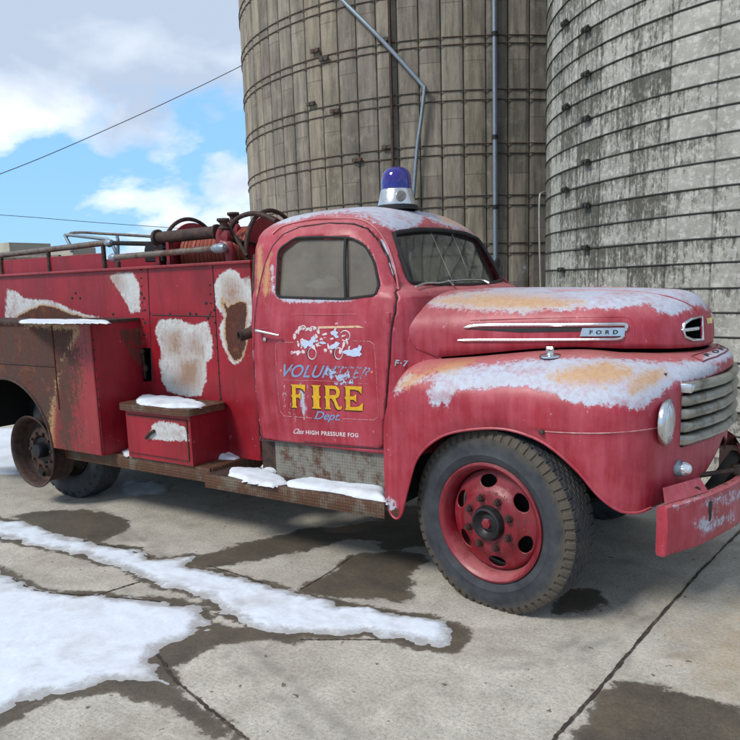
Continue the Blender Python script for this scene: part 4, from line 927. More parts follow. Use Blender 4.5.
# beacon
zr = 2.13; bc = onz(397, 205.5, zr-.005); bc = np.array([bc[0], bc[1], zr-.02]); 
print('beacon base', bc)
k = 1.0
bb = MB(); bb.lathe([(0.132,-0.0164),(0.132,0.0098),(0.12,0.0148)], bc, n=48).build('beacon_gasket', m_black, T)
be = MB(); be.lathe([(0.12,0.0098),(0.12,0.0246),(0.112,0.0492),(0.1024,0.1025),(0.0976,0.1107)], bc, n=48); beo = be.build('beacon', m_chrome, T)
be = MB(); be.lathe([(0.0944,0.1066),(0.0952,0.123),(0.0944,0.1681),(0.088,0.2009),(0.0736,0.2255),(0.048,0.2419),(0.024,0.2476),(0.0004,0.2493)], bc, n=48).build('beacon_dome', m_beac, beo)
be = MB(); be.lathe([(.0005,0),(.032,0),(.032,.012),(.026,.016),(.0005,.016)], bc+np.array([.078,-.082,.06]), (.75,-.65,.1), 20).build('beacon_speaker', m_grille, beo)
# mirrors at the far side
pm = ony(497.5, 264, 5.12); b = MB(); b.tube([(pm[0]-.16, 5.0, pm[2]-.02), pm], .010, 8); b.lathe([(.0005,-.01),(.04,-.006),(.045,.006),(.03,.02),(.0005,.024)], pm, (-1,0,.1), 20).build('mirror', m_black, T)
P0 = ony(514.5, 292, 5.0); P1 = ony(524, 268, 5.0)
b = MB(); b.tube([P0, P1], .014, 8); b.lathe([(.0005,-.015),(.018,-.01),(.018,.015),(.0005,.02)], P1, (0,0,1), 10).build('parking_guide_rod', simple('rod_grey', sc(128,124,124), .3, .6), T)
# --- door lettering
def dq(u0, v0, u1, v1, sk=0.0): return None
Td = bvh(doorN)
D = doorN
U, FT = text_mesh('VOLUNTEER', .35, .012, 1.05)
cx_ = np.array([U[list(f)].mean(0)[0] for f in FT])
Fa = [f for f, x in zip(FT, cx_) if x < .60]; Fb = [f for f, x in zip(FT, cx_) if x >= .60]
decal('blue_lettering', U, Fa, [(284,364),(371,367),(369,379),(283,377)], Td, m_bluel, D); decal('blue_lettering', U, Fb, [(284,364),(371,367),(369,379),(283,377)], Td, m_bluew, D)
# FIRE, hand-drawn circus letters
stem = lambda x0, w=.30: [[(x0,0),(x0+w*1.15,0),(x0+w*.92,.09),(x0+w*.92,.42),(x0+w*1.12,.5),(x0+w*.92,.58),(x0+w*.92,.91),(x0+w*1.15,1),(x0,1),(x0+w*.2,.91),(x0+w*.2,.58),(x0,.5),(x0+w*.2,.42),(x0+w*.2,.09)]]
def arm(x0, x1, y, h, up): return [[(x0, y-h/2),(x1-.12, y-h/2+.01),(x1, y-h*(.5 if up > 0 else 1.7)),(x1-.02, y+h*.1*0+0),(x1, y+h*(.5 if up < 0 else 1.7) if up else y+h*1.2),(x1-.12, y+h/2-.01),(x0, y+h/2)]]
def Fl(): return stem(0)+[[(.2,1),(.82,1),(.80,.66),(.66,.80),(.5,.85),(.2,.85)], [(.2,.58),(.42,.58),(.55,.68),(.55,.34),(.42,.44),(.2,.44)]]
def Il(): return stem(.0, .42)
def El(): return stem(0)+[[(.2,1),(.86,1),(.84,.68),(.70,.82),(.5,.86),(.2,.86)], [(.2,.58),(.44,.58),(.58,.68),(.58,.34),(.44,.44),(.2,.44)], [(.2,0),(.5,0),(.88,0),(.9,.34),(.72,.18),(.5,.14),(.2,.14)]]
def Rl():
    o = [(.55+.27*math.cos(t), .73+.27*math.sin(t)) for t in np.linspace(math.pi/2, -math.pi/2, 12)]; i = [(.50+.13*math.cos(t), .73+.13*math.sin(t)) for t in np.linspace(-math.pi/2, math.pi/2, 10)]
    return stem(0)+[[(.2,1)]+o+[(.2,.46),(.2,.60)]+[(.34,.60)]+i+[(.34,.86),(.2,.86)], [(.36,.47),(.58,.47),(.66,.30),(.74,.14),(.82,.12),(.88,.18),(.92,.08),(.84,0),(.68,0),(.58,.1),(.50,.30)]]
from mathutils.geometry import tessellate_polygon
def letter(polys, P4, mat, off, grow=0.):
    b = MB(); P = [np.array(p, float) for p in P4]; lay = 0
    for pl in polys:
        V = []
        # densify
        pts = []
        for i in range(len(pl)):
            a, c_ = np.array(pl[i]), np.array(pl[(i+1) % len(pl)]); pts += [a, (a+c_)/2]
        for s, t in pts:
            t = 1-t; q = (1-t)*((1-s)*P[0]+s*P[1])+t*((1-s)*P[3]+s*P[2]); V.append(hit(Td, q[0], q[1], off+lay*.0003))
        tri = tessellate_polygon([[Vector((p_[0], p_[1], 0)) for p_ in pts]]); b.add(V, [tuple(t_) for t_ in tri]); lay += 1
    return b.build('painted_letter', mat, D, False)
for fn, u0, w in ((Fl, 291.2, 17.5), (Il, 311.5, 20), (Rl, 324.5, 19), (El, 344.5, 20.5)):
    f = lambda u: 384.3+(u-292)*.030; g = lambda u: 407.5+(u-292)*.045
    for dx, dy, m_, of in ((-1.0, 1.1, m_blk, .0016), (0, 0, m_yel, .0032)):
        letter(fn(), [(u0+dx, f(u0)+dy), (u0+w+dx, f(u0+w)+dy), (u0+w+.6+dx, g(u0+w)+dy), (u0+.6+dx, g(u0)+dy)], m_, of)
U, FT = text_mesh('Dept.', .35, .008, .95); decal('blue_lettering', U, FT, [(315,411),(341,412.5),(340,423),(314.5,421.5)], Td, m_bluel, D)
U, FT = text_mesh('HIGH PRESSURE FOG', 0, .03, 1.15); decal('white_lettering', U, FT, [(306,430),(358.5,433.2),(358.5,437.4),(306,434.2)], Td, m_whl, D)
U, FT = text_mesh('Class', .5, .0, .8); decal('white_lettering', U, FT, [(294,428.2),(304.5,429.4),(304.5,434),(293.5,433.4)], Td, m_whl, D)
# pinstripe frame
def stripe(pts, r=.0016, mat=m_line): 
    P = []
    for a, c_ in zip(pts[:-1], pts[1:]):
        for t in np.linspace(0, 1, 8)[:-1]: P.append(hit(Td, a[0]+(c_[0]-a[0])*t, a[1]+(c_[1]-a[1])*t, .001))
    P.append(hit(Td, *pts[-1], .001)); MB().tube(P, r, 4).build('pinstripe', mat, D, False)
stripe([(294,342.5),(279,342),(276,345),(275.5,352),(279,400),(280.5,411),(284,416),(312,418)]); stripe([(343,418.8),(374,420),(378,417),(378.5,411),(375,352),(374,344.5),(370,341.5),(353,341)])
stripe([(283,380),(330,381),(368,384)], .001)
for u, v in ((281,370.5), (372,372)): MB().lathe([(.0005,.001),(.008,.0015),(.008,0)], hit(Td, u, v), (0,-1,0), 10).build('painted_dot', simple('orange_dot', sc(214,120,84)), D)
# worn picture of an old engine: pale flakes
def flake(b, u, v, ru, rv, rot=0., off=.002, n=9, jag=.35, skip=0.):
    P = []
    for k in range(n):
        t = 2*math.pi*k/n; r = 1+random.uniform(-jag, jag); x = ru*r*math.cos(t); y = rv*r*math.sin(t)
        P.append(hit(Td, u+x*math.cos(rot)-y*math.sin(rot), v+x*math.sin(rot)+y*math.cos(rot), off))
    b.add(P, [tuple(range(n-1, -1, -1))])
pic = MB(); picb = MB(); picy = MB(); pd = MB()
kk = lambda x, y: (285+x/8.706, 318+y/8.706)
for i, (x, y, a, c_) in enumerate([(85,160,14,26),(110,120,20,22),(130,90,16,20),(165,85,18,18),(195,100,20,14),(225,95,16,18),(262,90,16,24),(290,110,12,30),(150,190,16,20),(120,230,14,30),(150,215,14,24),(270,160,22,26),(280,220,14,30),(250,250,16,20),(85,300,20,10),(60,305,12,16),(120,300,18,22),(160,290,12,22),(150,250,10,14),(355,280,14,18),(380,250,8,30),(400,290,10,24),(410,180,16,10),(350,140,22,10),(320,185,14,10),(480,290,12,30),(510,240,10,40),(540,200,10,30),(560,260,8,20),(450,50,10,16),(440,95,12,12),(510,155,20,8),(300,240,14,7),(350,170,12,5)]):
    flake(pic, *kk(x, y), a/8.7, c_/8.7, random.uniform(-.5, .5), .0020+i*.00002)
for i, (x, y, a, c_) in enumerate([(180,225,34,36),(225,215,26,34),(245,190,20,30),(330,215,30,14),(430,250,40,22),(455,225,22,18),(430,125,30,22),(450,160,22,12),(560,300,46,26),(610,290,40,34),(590,320,50,16),(650,270,18,34),(640,310,30,20)]):
    flake(picb, *kk(x, y), a/8.7, c_/8.7, random.uniform(-.3, .3), .0028+i*.00002, 12, .3)
def arc(b, x, y, rx, ry, a0, a1, r, off=.002): b.tube([hit(Td, *kk(x+rx*math.cos(t), y+ry*math.sin(t)), off) for t in np.linspace(a0, a1, 24)], r, 4, False)
pw = MB()
for x, y, rx, ry in ((238,310,36,50),(468,310,34,50)): arc(pw, x, y, rx, ry, 0, 6.28, .0035); arc(pd, x-10, y+2, rx, ry, 1.2, 4.2, .003, .0015)
arc(pw, 525,155,42,44,-2.6,2.2,.0035); arc(pw, 160,100,26,34,-3.2,0,.003); arc(pw, 240,105,22,30,-3.2,0,.003)
stp = MB(); stp.add(*quad(Td, [kk(295,72),(kk(640,66)),(kk(690,84)),(kk(300,92))], .0022, 14, 3))
for b, nme, mt in ((pic, 'worn_picture', thinpaint('flaked_pale_paint', sc(222,204,206), .42)), (picb, 'worn_picture', thinpaint('flaked_bluish_paint', sc(190,206,230), .36)), (pw, 'worn_picture', m_whl), (pd, 'worn_picture', m_blk), (stp, 'worn_picture', thinpaint('flaked_cream_paint', sc(224,184,150), .40))):
    b.build(nme, mt, D, False)
b = MB()
for x, y, a, c_ in ((332,373,5,5),(340,378,6,3.5),(347,376,4,3),(345,383,4.5,2.2),(337,383,2.5,1.5),(352,381,2,3)): flake(b, x, y, a, c_, 0, .0036+x*1e-6, 11, .45)
b.build('paint_chip', thinpaint('chipped_primer', sc(178,188,214), .47), D, False)
b = MB()
for i in range(24):
    u = random.uniform(283, 310); v = random.uniform(385, 420); flake(b, u, v, .4, random.uniform(1, 5), random.uniform(-.1, .15), .0012, 7, .3)
b.build('paint_scratch', thinpaint('scratch_paint', sc(196,150,158), .5), D, False)
# --- lower cab panel, running board
MB().box(-3.02,-2.12,3.425,3.45,.46,.735).build('kick_plate', m_plate, T, False)
MB().box(-3.2,-3.02,3.5,3.56,.46,.78).build('kick_plate', m_iron, T, False)
rb = MB(); rb.box(-3.47,-2.10,3.25,3.46,.462,.474,.002); rbo = rb.build('running_board', m_iron, T)
MB().box(-3.47,-2.10,3.238,3.249,.385,.476,.003).build('board_edge', m_plater, rbo)
pb = MB(); pb.box(-5.0,-3.47,3.30,3.93,.486,.498,.002)
pl = pb.build('side_step', m_plater, T); MB().box(-5.02,-3.468,3.286,3.299,.40,.499,.004).build('board_edge', m_plater, pl); MB().box(-3.469,-3.458,3.30,3.93,.40,.497,.003).build('board_edge', m_plater, pl)
# --- bed body
YB = 3.60
def panel(name, x0, x1, z0, z1, y, mat, parent, attrs_fn=None, st=.02, sgn=1, pol=None):
    nx = max(2, int((x1-x0)/st)+1); nz = max(2, int((z1-z0)/st)+1); X, Z_ = np.meshgrid(np.linspace(x0, x1, nx), np.linspace(z0, z1, nz))
    V = np.stack([X.ravel(), np.full(X.size, y), Z_.ravel()], 1); F = gridF(nz, nx)
    if pol is not None:
        q = V[:, [0, 2]].copy(); F, _ = cut(V, F, q, pol, np.ones(len(V), bool)); V[:, 0] = q[:, 0]; V[:, 2] = q[:, 1]; V, F, _ = compact(V, F)
    return mk(name, V, F, mat, parent, False, attrs=attrs_fn(V) if attrs_fn else None)
k4 = lambda P: z2((0,200), 3.083, P); k7 = lambda P: z2((140,240), 4.625, P)
bedW = [k4([(15,362),(20,275),(45,280),(80,305),(160,310),(215,335),(250,350),(325,365),(200,372)]), k4([(335,235),(365,225),(405,225),(430,260),(432,345),(405,350),(385,310),(360,275)]),
        k4([(478,400),(490,370),(540,365),(600,385),(640,375),(655,420),(655,485),(635,500),(635,560),(620,600),(580,607),(520,590),(500,560),(490,510),(495,470)]),
        k7([(340,210),(370,160),(410,135),(450,145),(470,175),(500,165),(525,190),(530,330),(505,420),(490,500),(470,562),(440,578),(415,562),(395,510),(370,450),(370,400),(390,360),(350,300)])]
bedR = [k4([(45,364),(90,340),(130,325),(170,330),(200,345),(250,360),(300,372),(150,372)]), k7([(380,270),(400,310),(430,300),(450,285),(490,290),(495,330),(485,430),(490,480),(470,545),(440,560),(415,530),(395,450),(395,380),(400,340),(380,300)])]
bedS = [k4([(520,420),(545,410),(560,440),(555,470),(525,465)]), k4([(590,430),(610,430),(612,470),(590,465)]), k4([(560,500),(615,495),(612,570),(570,580),(545,560)]), k4([(340,235),(365,230),(370,270),(350,260)]), k7([(400,190),(440,200),(460,280),(400,300)]), k4([(390,400),(430,400),(440,440),(410,490),(395,450)])]
def bedattr(V): return {'white': patch(V, bedW, 4.5), 'rust': patch(V, bedR, 4.5), 'stain': patch(V, bedS, 13)*.95+patch(V, bedW, 9)*.16, 'rustf': patch(V, [k4([(385,395),(440,395),(445,430),(420,480),(405,470)]), [(0,318),(160,318),(160,326),(0,326)]], 7)*.6}
hole = side([(0,0)])*0
latch = rpoly([tuple(ony(u, v, YB)[[0, 2]]) for u, v in ((136.5,348.5),(151.5,348),(152.5,381),(138,382))], .01, 3)
bp1 = panel('side_panel', -4.44, -3.31, .498, 1.80, YB, m_bed, T, bedattr, .02, pol=latch); panel('side_panel', -6.9, -4.44, 1.40, 1.80, YB, m_bed, T, bedattr, .02)
MB().box(-4.42,-4.15,YB+.07,YB+.08,.95,1.35).build('latch_recess', m_black, bp1, False)
lb = MB(); c0 = ony(144, 368, YB+.03); lb.lathe([(.0005,-.03),(.03,-.02),(.035,0),(.02,.02),(.0005,.025)], c0, (0,-1,0), 16); lb.tube([c0+[0,0,-.08], c0+[.01,-.01,.1]], .014, 8); lb.tube([c0+[-.01,0,.1], c0+[.03,-.03,.13]], .02, 8); lb.build('latch', m_iron, bp1)
panel('side_panel', -6.9, -3.31, .498, 1.80, 2*YC-YB, m_bed, T, None, .3)
MB().box(-3.318,-3.306,YB+.002,2*YC-YB-.002,.5,1.798).build('front_panel', m_bed, T, False)
MB().box(-6.9,-3.31,YB+.05,2*YC-YB-.05,1.60,1.62).build('bed_floor', m_dark, T, False); MB().box(-6.9,-3.4,YB+.1,2*YC-YB-.1,.5,.52).build('underbody', m_dark, T, False)
MB().box(-6.91,-6.9,YB+.01,2*YC-YB-.01,.5,1.798).build('tail_panel', m_bed, T, False)
# seams, rivets, flange
sm = MB()
def seam(u0, v0, u1, v1, r=.004):
    a, b_ = ony(u0, v0, YB-.001), ony(u1, v1, YB-.001); sm.tube([a, (a+b_)/2, b_], r, 4)
seam(147.5,266,153,400); seam(212.5,266,223,440); seam(152,315,214,316.5); sm.build('panel_seam', m_black, bp1, False)
rv = MB()
def rivets(a, b_, n, y=YB, r=.007):
    for k in range(n):
        t = k/(n-1); p_ = ony(a[0]+(b_[0]-a[0])*t, a[1]+(b_[1]-a[1])*t, y); rv.lathe([(r,0),(r*.8,.004),(.0005,.006)], p_, (0,-1,0), 8)
rivets((141,270),(143.5,335),9); rivets((145,310),(145.5,335),3,r=.01); rivets((214,310),(221,398),8,r=.009); rivets((210,285),(211,312),4); rivets((150,313),(210,314.5),4,r=.008)
for u, v in ((72,298),(75.5,293),(80,298),(141,293),(144,298),(113,314),(190,313.5),(196,314),(208,318),(206,303)): rivets((u, v), (u+.1, v), 2, r=.012)
rv.build('rivet', m_black, bp1)
fl = MB(); fl.box(-6.9,-3.28,YB-.028,YB+.06,1.80,1.818,.003); flo = fl.build('top_flange', m_comp, T)
fl = MB(); fl.box(-6.9,-3.28,2*YC-YB-.06,2*YC-YB+.028,1.80,1.818,.003).build('top_flange', m_comp, T)
# coaming behind the flange
c1 = onx(104, 252.5, 0.0001) if False else ony(104, 253, YB+.22); zc = c1[2]; xc1 = c1[0]
print('coaming', c1)
MB().box(-6.9, xc1, YB+.2, YB+.215, 1.62, zc, .003).build('coaming', m_bed, T, False); MB().box(-6.9, xc1, 2*YC-YB-.215, 2*YC-YB-.2, 1.62, zc, .003).build('coaming', m_bed, T, False)
# compartment with wheel arch
YS = 3.2
def compattr(V):
    return {'rust': patch(V, [[(-200,300),(74,330),(68,350),(60,372),(53,400),(50,430),(50,470),(-200,470)]], 14), 'rustf': patch(V, [[(40,335),(91,335),(89,380),(86,440),(90,470),(50,470)]], 20)*.66,
            'white': patch(V, [[(52,338),(57,340),(56,350),(52,348)]], 5)*.6}
ac = np.array([-5.585, .47]); arch = [(ac[0]+.555*math.cos(t), ac[1]+.53*math.sin(t)) for t in np.linspace(-.1, math.pi+.1, 30)]+[(ac[0]-.56, .3), (ac[0]+.56, .3)]
cp = panel('compartment', -6.9, -4.43, .50, 1.43, YS, m_comp, T, compattr, .02, pol=arch)
P = np.array([(x, YS-.002, z) for x, z in arch[:30]]); MB().tube(P, .011, 8).build('wheel_arch_lip', m_iron, cp)
def frontp(V): return {'rustf': np.clip(.42-(V[:, 2]-.5)/.5, 0, .42)}
nY = 22; nZ = 40; A, B_ = np.meshgrid(np.linspace(YS, YB-.002, nY), np.linspace(.5, 1.43, nZ)); Vq = np.stack([np.full(A.size, -4.43), A.ravel(), B_.ravel()], 1)
mk('compartment_end', Vq, gridF(nZ, nY), m_bed, cp, False, attrs={'rustf': np.clip(patch(Vq, [[(118,330),(150,330),(150,345),(140,365),(128,350)]], 9), 0, .6)})
sh_ = MB(); sh_.box(-6.9,-4.415,YS-.025,YB-.003,1.43,1.452,.004); sho = sh_.build('shelf', m_iron, T)
rv = MB(); rivets((94,340),(102,448),12,YS,.008); rv.build('rivet', m_black, cp)
MB().tube([(-4.445,YS-.006,.5),(-4.445,YS-.006,1.42)], .008, 6).build('corner_trim', m_comp, cp)
MB().tube([(-4.9,YS-.003,.6+.2),(-4.895,YS-.003,1.42)], .005, 6).build('panel_seam', m_iron, cp); MB().tube([(-6.5,YS-.003,1.12),(-4.9,YS-.003,1.12)], .005, 6).build('panel_seam', m_iron, cp)
# inner wheel house
MB().box(-6.88,-4.5,YB+.25,YB+.27,.45,1.5).build('wheel_house', m_dark, T, False); MB().box(-6.88,-4.6,YS+.02,YB+.24,1.12,1.14).build('wheel_house', m_dark, T, False); MB().box(-6.3,-6.28,YS+.02,YB+.24,.5,1.11).build('wheel_house', m_dark, T, False)
# far side compartment (plain)
MB().box(-6.9,-4.43,2*YC-YB+.004,2*YC-YS,1.0,1.43,.01).build('compartment', m_comp, T, False); MB().box(-4.95,-4.43,2*YC-YB+.004,2*YC-YS,.5,.995,.01).build('compartment', m_comp, T, False)
# step box
sx0, sx1 = -4.24, -3.60; YP = 3.27
def boxattr(V): return {'white': patch(V, [[(147,438),(154,424),(160,421),(176,424),(186,428),(189,441),(170,441),(155,439)]], 5), 'stain': patch(V, [[(155,432),(175,428),(184,436),(160,440)]], 6)*.5, 'rustf': np.clip(.46-(V[:, 2]-.5)/.10, 0, .46)}
pf = panel('step_box', sx0, sx1, .50, .835, YP, m_bed, T, boxattr, .012)
MB().box(sx0+.004, sx1-.003, YP+.003, YB-.003, .50, .834).build('box_body', m_bed, pf, False)
bx = MB(); bx.box(sx0+.02, sx1-.03, YP-.006, YP-.002, .80, .806); bx.box(sx0+.02, sx1-.03, YP-.006, YP-.002, .53, .534); bx.tube([ony(146,438,YP-.012), ony(150,433,YP-.016), ony(154,431,YP-.012)], .012, 8); bx.box(sx1-.035, sx1-.028, YP-.006, YP-.002, .534, .80); bx.build('box_door_trim', m_iron, pf, False)
tp = MB(); P4 = rpoly([(sx0-.05, YP-.04), (sx1+.02, YP-.04), (sx1+.36, YP+.16), (sx1+.36, YB-.004), (sx0-.05, YB-.004)], .10, 6)
n_ = len(P4); tp.add([(x, y, .84) for x, y in P4]+[(x, y, .885) for x, y in P4], [tuple(range(n_-1, -1, -1)), tuple(range(n_, 2*n_))]+[(i, (i+1) % n_, n_+(i+1) % n_, n_+i) for i in range(n_)])
P4 = None
tp = MB(); Pq = rpoly([(sx0-.05, YP-.04), (sx1+.03, YP-.04), (sx1+.03, YB-.004), (sx0-.05, YB-.004)], .07, 6); n_ = len(Pq)
tp.add([(x, y, .838) for x, y in Pq]+[(x, y, .883) for x, y in Pq], [tuple(range(n_-1, -1, -1)), tuple(range(n_, 2*n_))]+[(i, (i+1) % n_, n_+(i+1) % n_, n_+i) for i in range(n_)])
tp.build('step_top', m_plater, pf)
# pipe end and dark strip behind the cab corner
pe = ony(246.5, 335.5, 3.44); b = MB(); b.tube([pe+[-.02,-.02,0], pe+[.06,.08,.04]], .035, 14, False); b.lathe([(.026,0),(.036,0),(.036,.02),(.026,.02),(.026,0)], pe+[-.02,-.022,0], (-.45,-.85,-.1), 16); b.tube(catmull([pe+[.05,.05,.03], pe+[.06,.06,.2], ony(256,290,3.5), ony(257,255,3.55)], 5), .026, 8); b.build('filler_pipe', m_iron, T)
# --- rails on the bed
def rail(name, pts, y, r, mat=m_pipe, per=0, **kw):
    P = [ony(u, v, y if np.isscalar(y) else y[i]) for i, (u, v) in enumerate(pts)]; P = catmull(P, per) if per else P
    return MB().tube(P, r, 10).build(name, mat, T)
rail('grab_rail', [(113,257.5),(160,253.5),(221,248)], YB+.02, .022); rail('grab_rail', [(-60,260),(0,255.5),(108,242.5)], YB+.20, .024); rail('grab_rail', [(108,243),(162,244)], YB+.22, .018, m_dark)
rail('grab_rail', [(-60,256),(0,258),(60,257)], YB+.9, .022)
fb = MB()
for u, v, y, r in ((113,257.5,YB+.02,.032),(221,248,YB+.02,.036),(109,243,YB+.2,.034),(217,248.5,YB+.02,.034)): p_ = ony(u, v, y); fb.lathe([(.0005,-r*1.2),(r*.7,-r),(r,0),(r*.7,r),(.0005,r*1.2)], p_, (1,0,0), 14)
fb.build('pipe_fitting', m_galv, T)
po = MB()
for u, v0, y in ((48,249,YB+.20),(103,245,YB+.20),(1,256,YB+.20),(118,262,YB+.02)): p_ = ony(u, v0, y); po.tube([p_, (p_[0], p_[1], 1.80)], .018, 8)
po.build('rail_post', m_iron, T)
rail('hand_loop', [(72,252),(70,245),(66,237),(68,235),(100,238.5),(108,240),(113,246),(117,256),(118,268)], YB+.3, .014, m_galv, 4); rail('hand_loop', [(66,237),(75,232.5),(110,234),(160,237)], YB+.6, .012, m_pipe, 4)
rail('hand_loop', [(118,268),(118,240),(117,236)], YB+.3, .013, m_galv)
# hose reel
def wx(u, v, y): return ony(u, v, y)
d1 = wx(197,246,4.05); d2 = wx(247,246,3.95); rl = MB()
dc2 = wx(250,244,3.95); r2 = abs(wx(250,218,3.95)[2]-dc2[2]); dc1 = wx(190,246,4.25); r1 = abs(wx(190,222,4.25)[2]-dc1[2]); print('reel', dc1, r1, dc2, r2)
zc_ = 1.80+.09; 
X1, X2, YR = -4.28, -3.52, 4.05
RD = .25
for X_ in (X1, X2): rl.lathe([(.0005,-.008),(RD,-.008),(RD,.008),(.0005,.008)], (X_, YR, zc_), (1,0,0), 40)
rl.tube([(X1, YR, zc_), (X2, YR, zc_)], .07, 16); reel = rl.build('hose_reel', m_wheel, T)
hz = MB()
nt_h = 17
P = [(X1+.03+(X2-X1-.06)*t, YR+.17*math.cos(t*2*math.pi*nt_h), zc_+.17*math.sin(t*2*math.pi*nt_h)) for t in np.linspace(0, 1, nt_h*28)]; hz.tube(P, .021, 8).build('hose', m_hose, reel)
for X_, nm_ in ((X1-.03,'reel_rim'),(X2+.03,'reel_rim')): MB().tube([(X_, YR+(RD+.03)*math.cos(t), zc_+(RD+.03)*math.sin(t)) for t in np.linspace(0, 2*math.pi, 48)], .015, 8, False).build(nm_, m_iron, reel)
b = MB()
for X_ in (X1-.03, X2+.03):
    for t in (.8, 2.9, 5.0): b.tube([(X_, YR, zc_), (X_, YR+(RD+.03)*math.cos(t), zc_+(RD+.03)*math.sin(t))], .010, 6)
b.build('reel_spoke', m_iron, reel)
a0, a1 = ony(158,238,3.72), ony(217,232,3.72); b = MB(); b.tube([a0, a1], .042, 14); b.lathe([(.0005,-.012),(.06,-.012),(.06,.012),(.0005,.012)], a0, tuple(a1-a0), 16); b.lathe([(.0005,-.01),(.052,-.01),(.052,.01),(.0005,.01)], a1, tuple(a1-a0), 16); b.build('roller', m_iron, T)
b = MB(); p_ = ony(158,240,3.72); b.box(p_[0]-.02,p_[0]+.02,3.70,3.74,1.80,p_[2]); b.box(p_[0]+.10,p_[0]+.13,3.70,3.74,1.80,p_[2]-.02); b.build('roller_bracket', m_wheel, T)
# valves
for u, v, y in ((223,218.5,3.70),(233,212.5,3.95)):
    p_ = ony(u, v, y); b = MB(); b.lathe([(.0005,0),(.042,0),(.044,-.014),(.026,-.03),(.024,-.05),(.04,-.066),(.03,-.08),(.0005,-.08)], p_, (0,0,1), 18); vo = b.build('valve', m_iron, T)
    b = MB(); b.tube(catmull([p_+[0,0,-.07], p_+[-.03,0,-.11], p_+[-.02,0,-.16], p_+[.04,0,-.19], (p_[0]+.05, p_[1], 1.80)], 5), [.035]*21, 12); b.lathe([(.0005,-.03),(.05,-.02),(.055,0),(.05,.02),(.0005,.03)], p_+[.0,-.0,-.12], (0,-1,0), 18); b.build('valve_body', m_wheel, vo)
b = MB(); P = [ony(u, v, 3.85) for u, v in ((229,234),(232,226),(238,218),(251,213.5),(264,215.5),(276,221))]; b.tube(catmull(P, 5), .017, 8); b.tube([ony(226,224,3.75), ony(236,238,3.75), ony(247,256,3.75)], .014, 8); b.tube([ony(232,238,3.8), ony(243,244,3.8)], .024, 8); b.build('bent_pipe', m_iron, T)
# pale boxes on the far side
b = MB(); q0, q1 = ony(4, 243, 4.75), ony(31, 243, 4.75)
prof = [(q0[0]-.1,1.62),(q1[0],1.62),(q1[0],q1[2]),(q1[0]-.28,q1[2]+.0),(q0[0]+.15,q1[2]-.06),(q0[0]-.1,q1[2]-.16)]; n_ = len(prof)
b.add([(x, 4.5, z) for x, z in prof]+[(x, 4.98, z) for x, z in prof], [tuple(range(n_)), tuple(range(2*n_-1, n_-1, -1))]+[(i, n_+i, n_+(i+1) % n_, (i+1) % n_) for i in range(n_)]); b.build('locker', m_cream, T, False)
q0, q1 = ony(60,248,4.85), ony(85,247,4.85); MB().box(q0[0], q1[0], 4.7, 4.98, 1.62, q1[2], .01).build('locker', m_cream, T, False)
# --- underbody
MB().box(-.80,-.78,YC-.62,YC+.62,.55,.84).build('splash_panel', m_black, T, False)
ub = MB(); ub.box(-6.9,-.75,3.80,3.88,.52,.70); ub.box(-6.9,-.75,4.52,4.60,.52,.70); ub.build('chassis_frame', m_dark, T, False)
MB().box(-2.0,-.86,3.72,4.68,.60,1.235).build('engine_bay', m_dark, T, False)
MB().box(-2.09,-2.03,3.56,4.84,.5,1.48).build('firewall', m_dark, T, False)
both('inner_fender', lambda b: (b.box(-2.09,-.9,3.70,3.72,.6,1.225), b.box(-2.08,-2.06,3.30,3.7,.44,1.0)), m_dark, T, False)
ax = MB(); ax.tube([(-1.49,3.40,.45),(-1.49,3.7,.42),(-1.49,4.7,.42),(-1.49,5.0,.45)], .045, 8); ax.tube([(-5.32,3.55,.46),(-5.32,4.85,.46)], .06, 10); ax.lathe([(.0005,-.2),(.12,-.12),(.16,0),(.12,.12),(.0005,.2)], (-5.32,4.2,.46), (1,0,0), 20); ax.tube([(-5.2,4.2,.48),(-2.5,4.2,.6)], .04, 8); ax.build('axle', m_dark, T)
both('leaf_spring', lambda b: b.tube([(-2.1,3.84,.55),(-1.8,3.84,.47),(-1.49,3.84,.44),(-1.2,3.84,.47),(-.9,3.84,.55)], .03, 6), m_dark, T)
MB().box(-2.6,-2.1,3.95,4.45,.4,.7,.04).build('gearbox', m_dark, T)
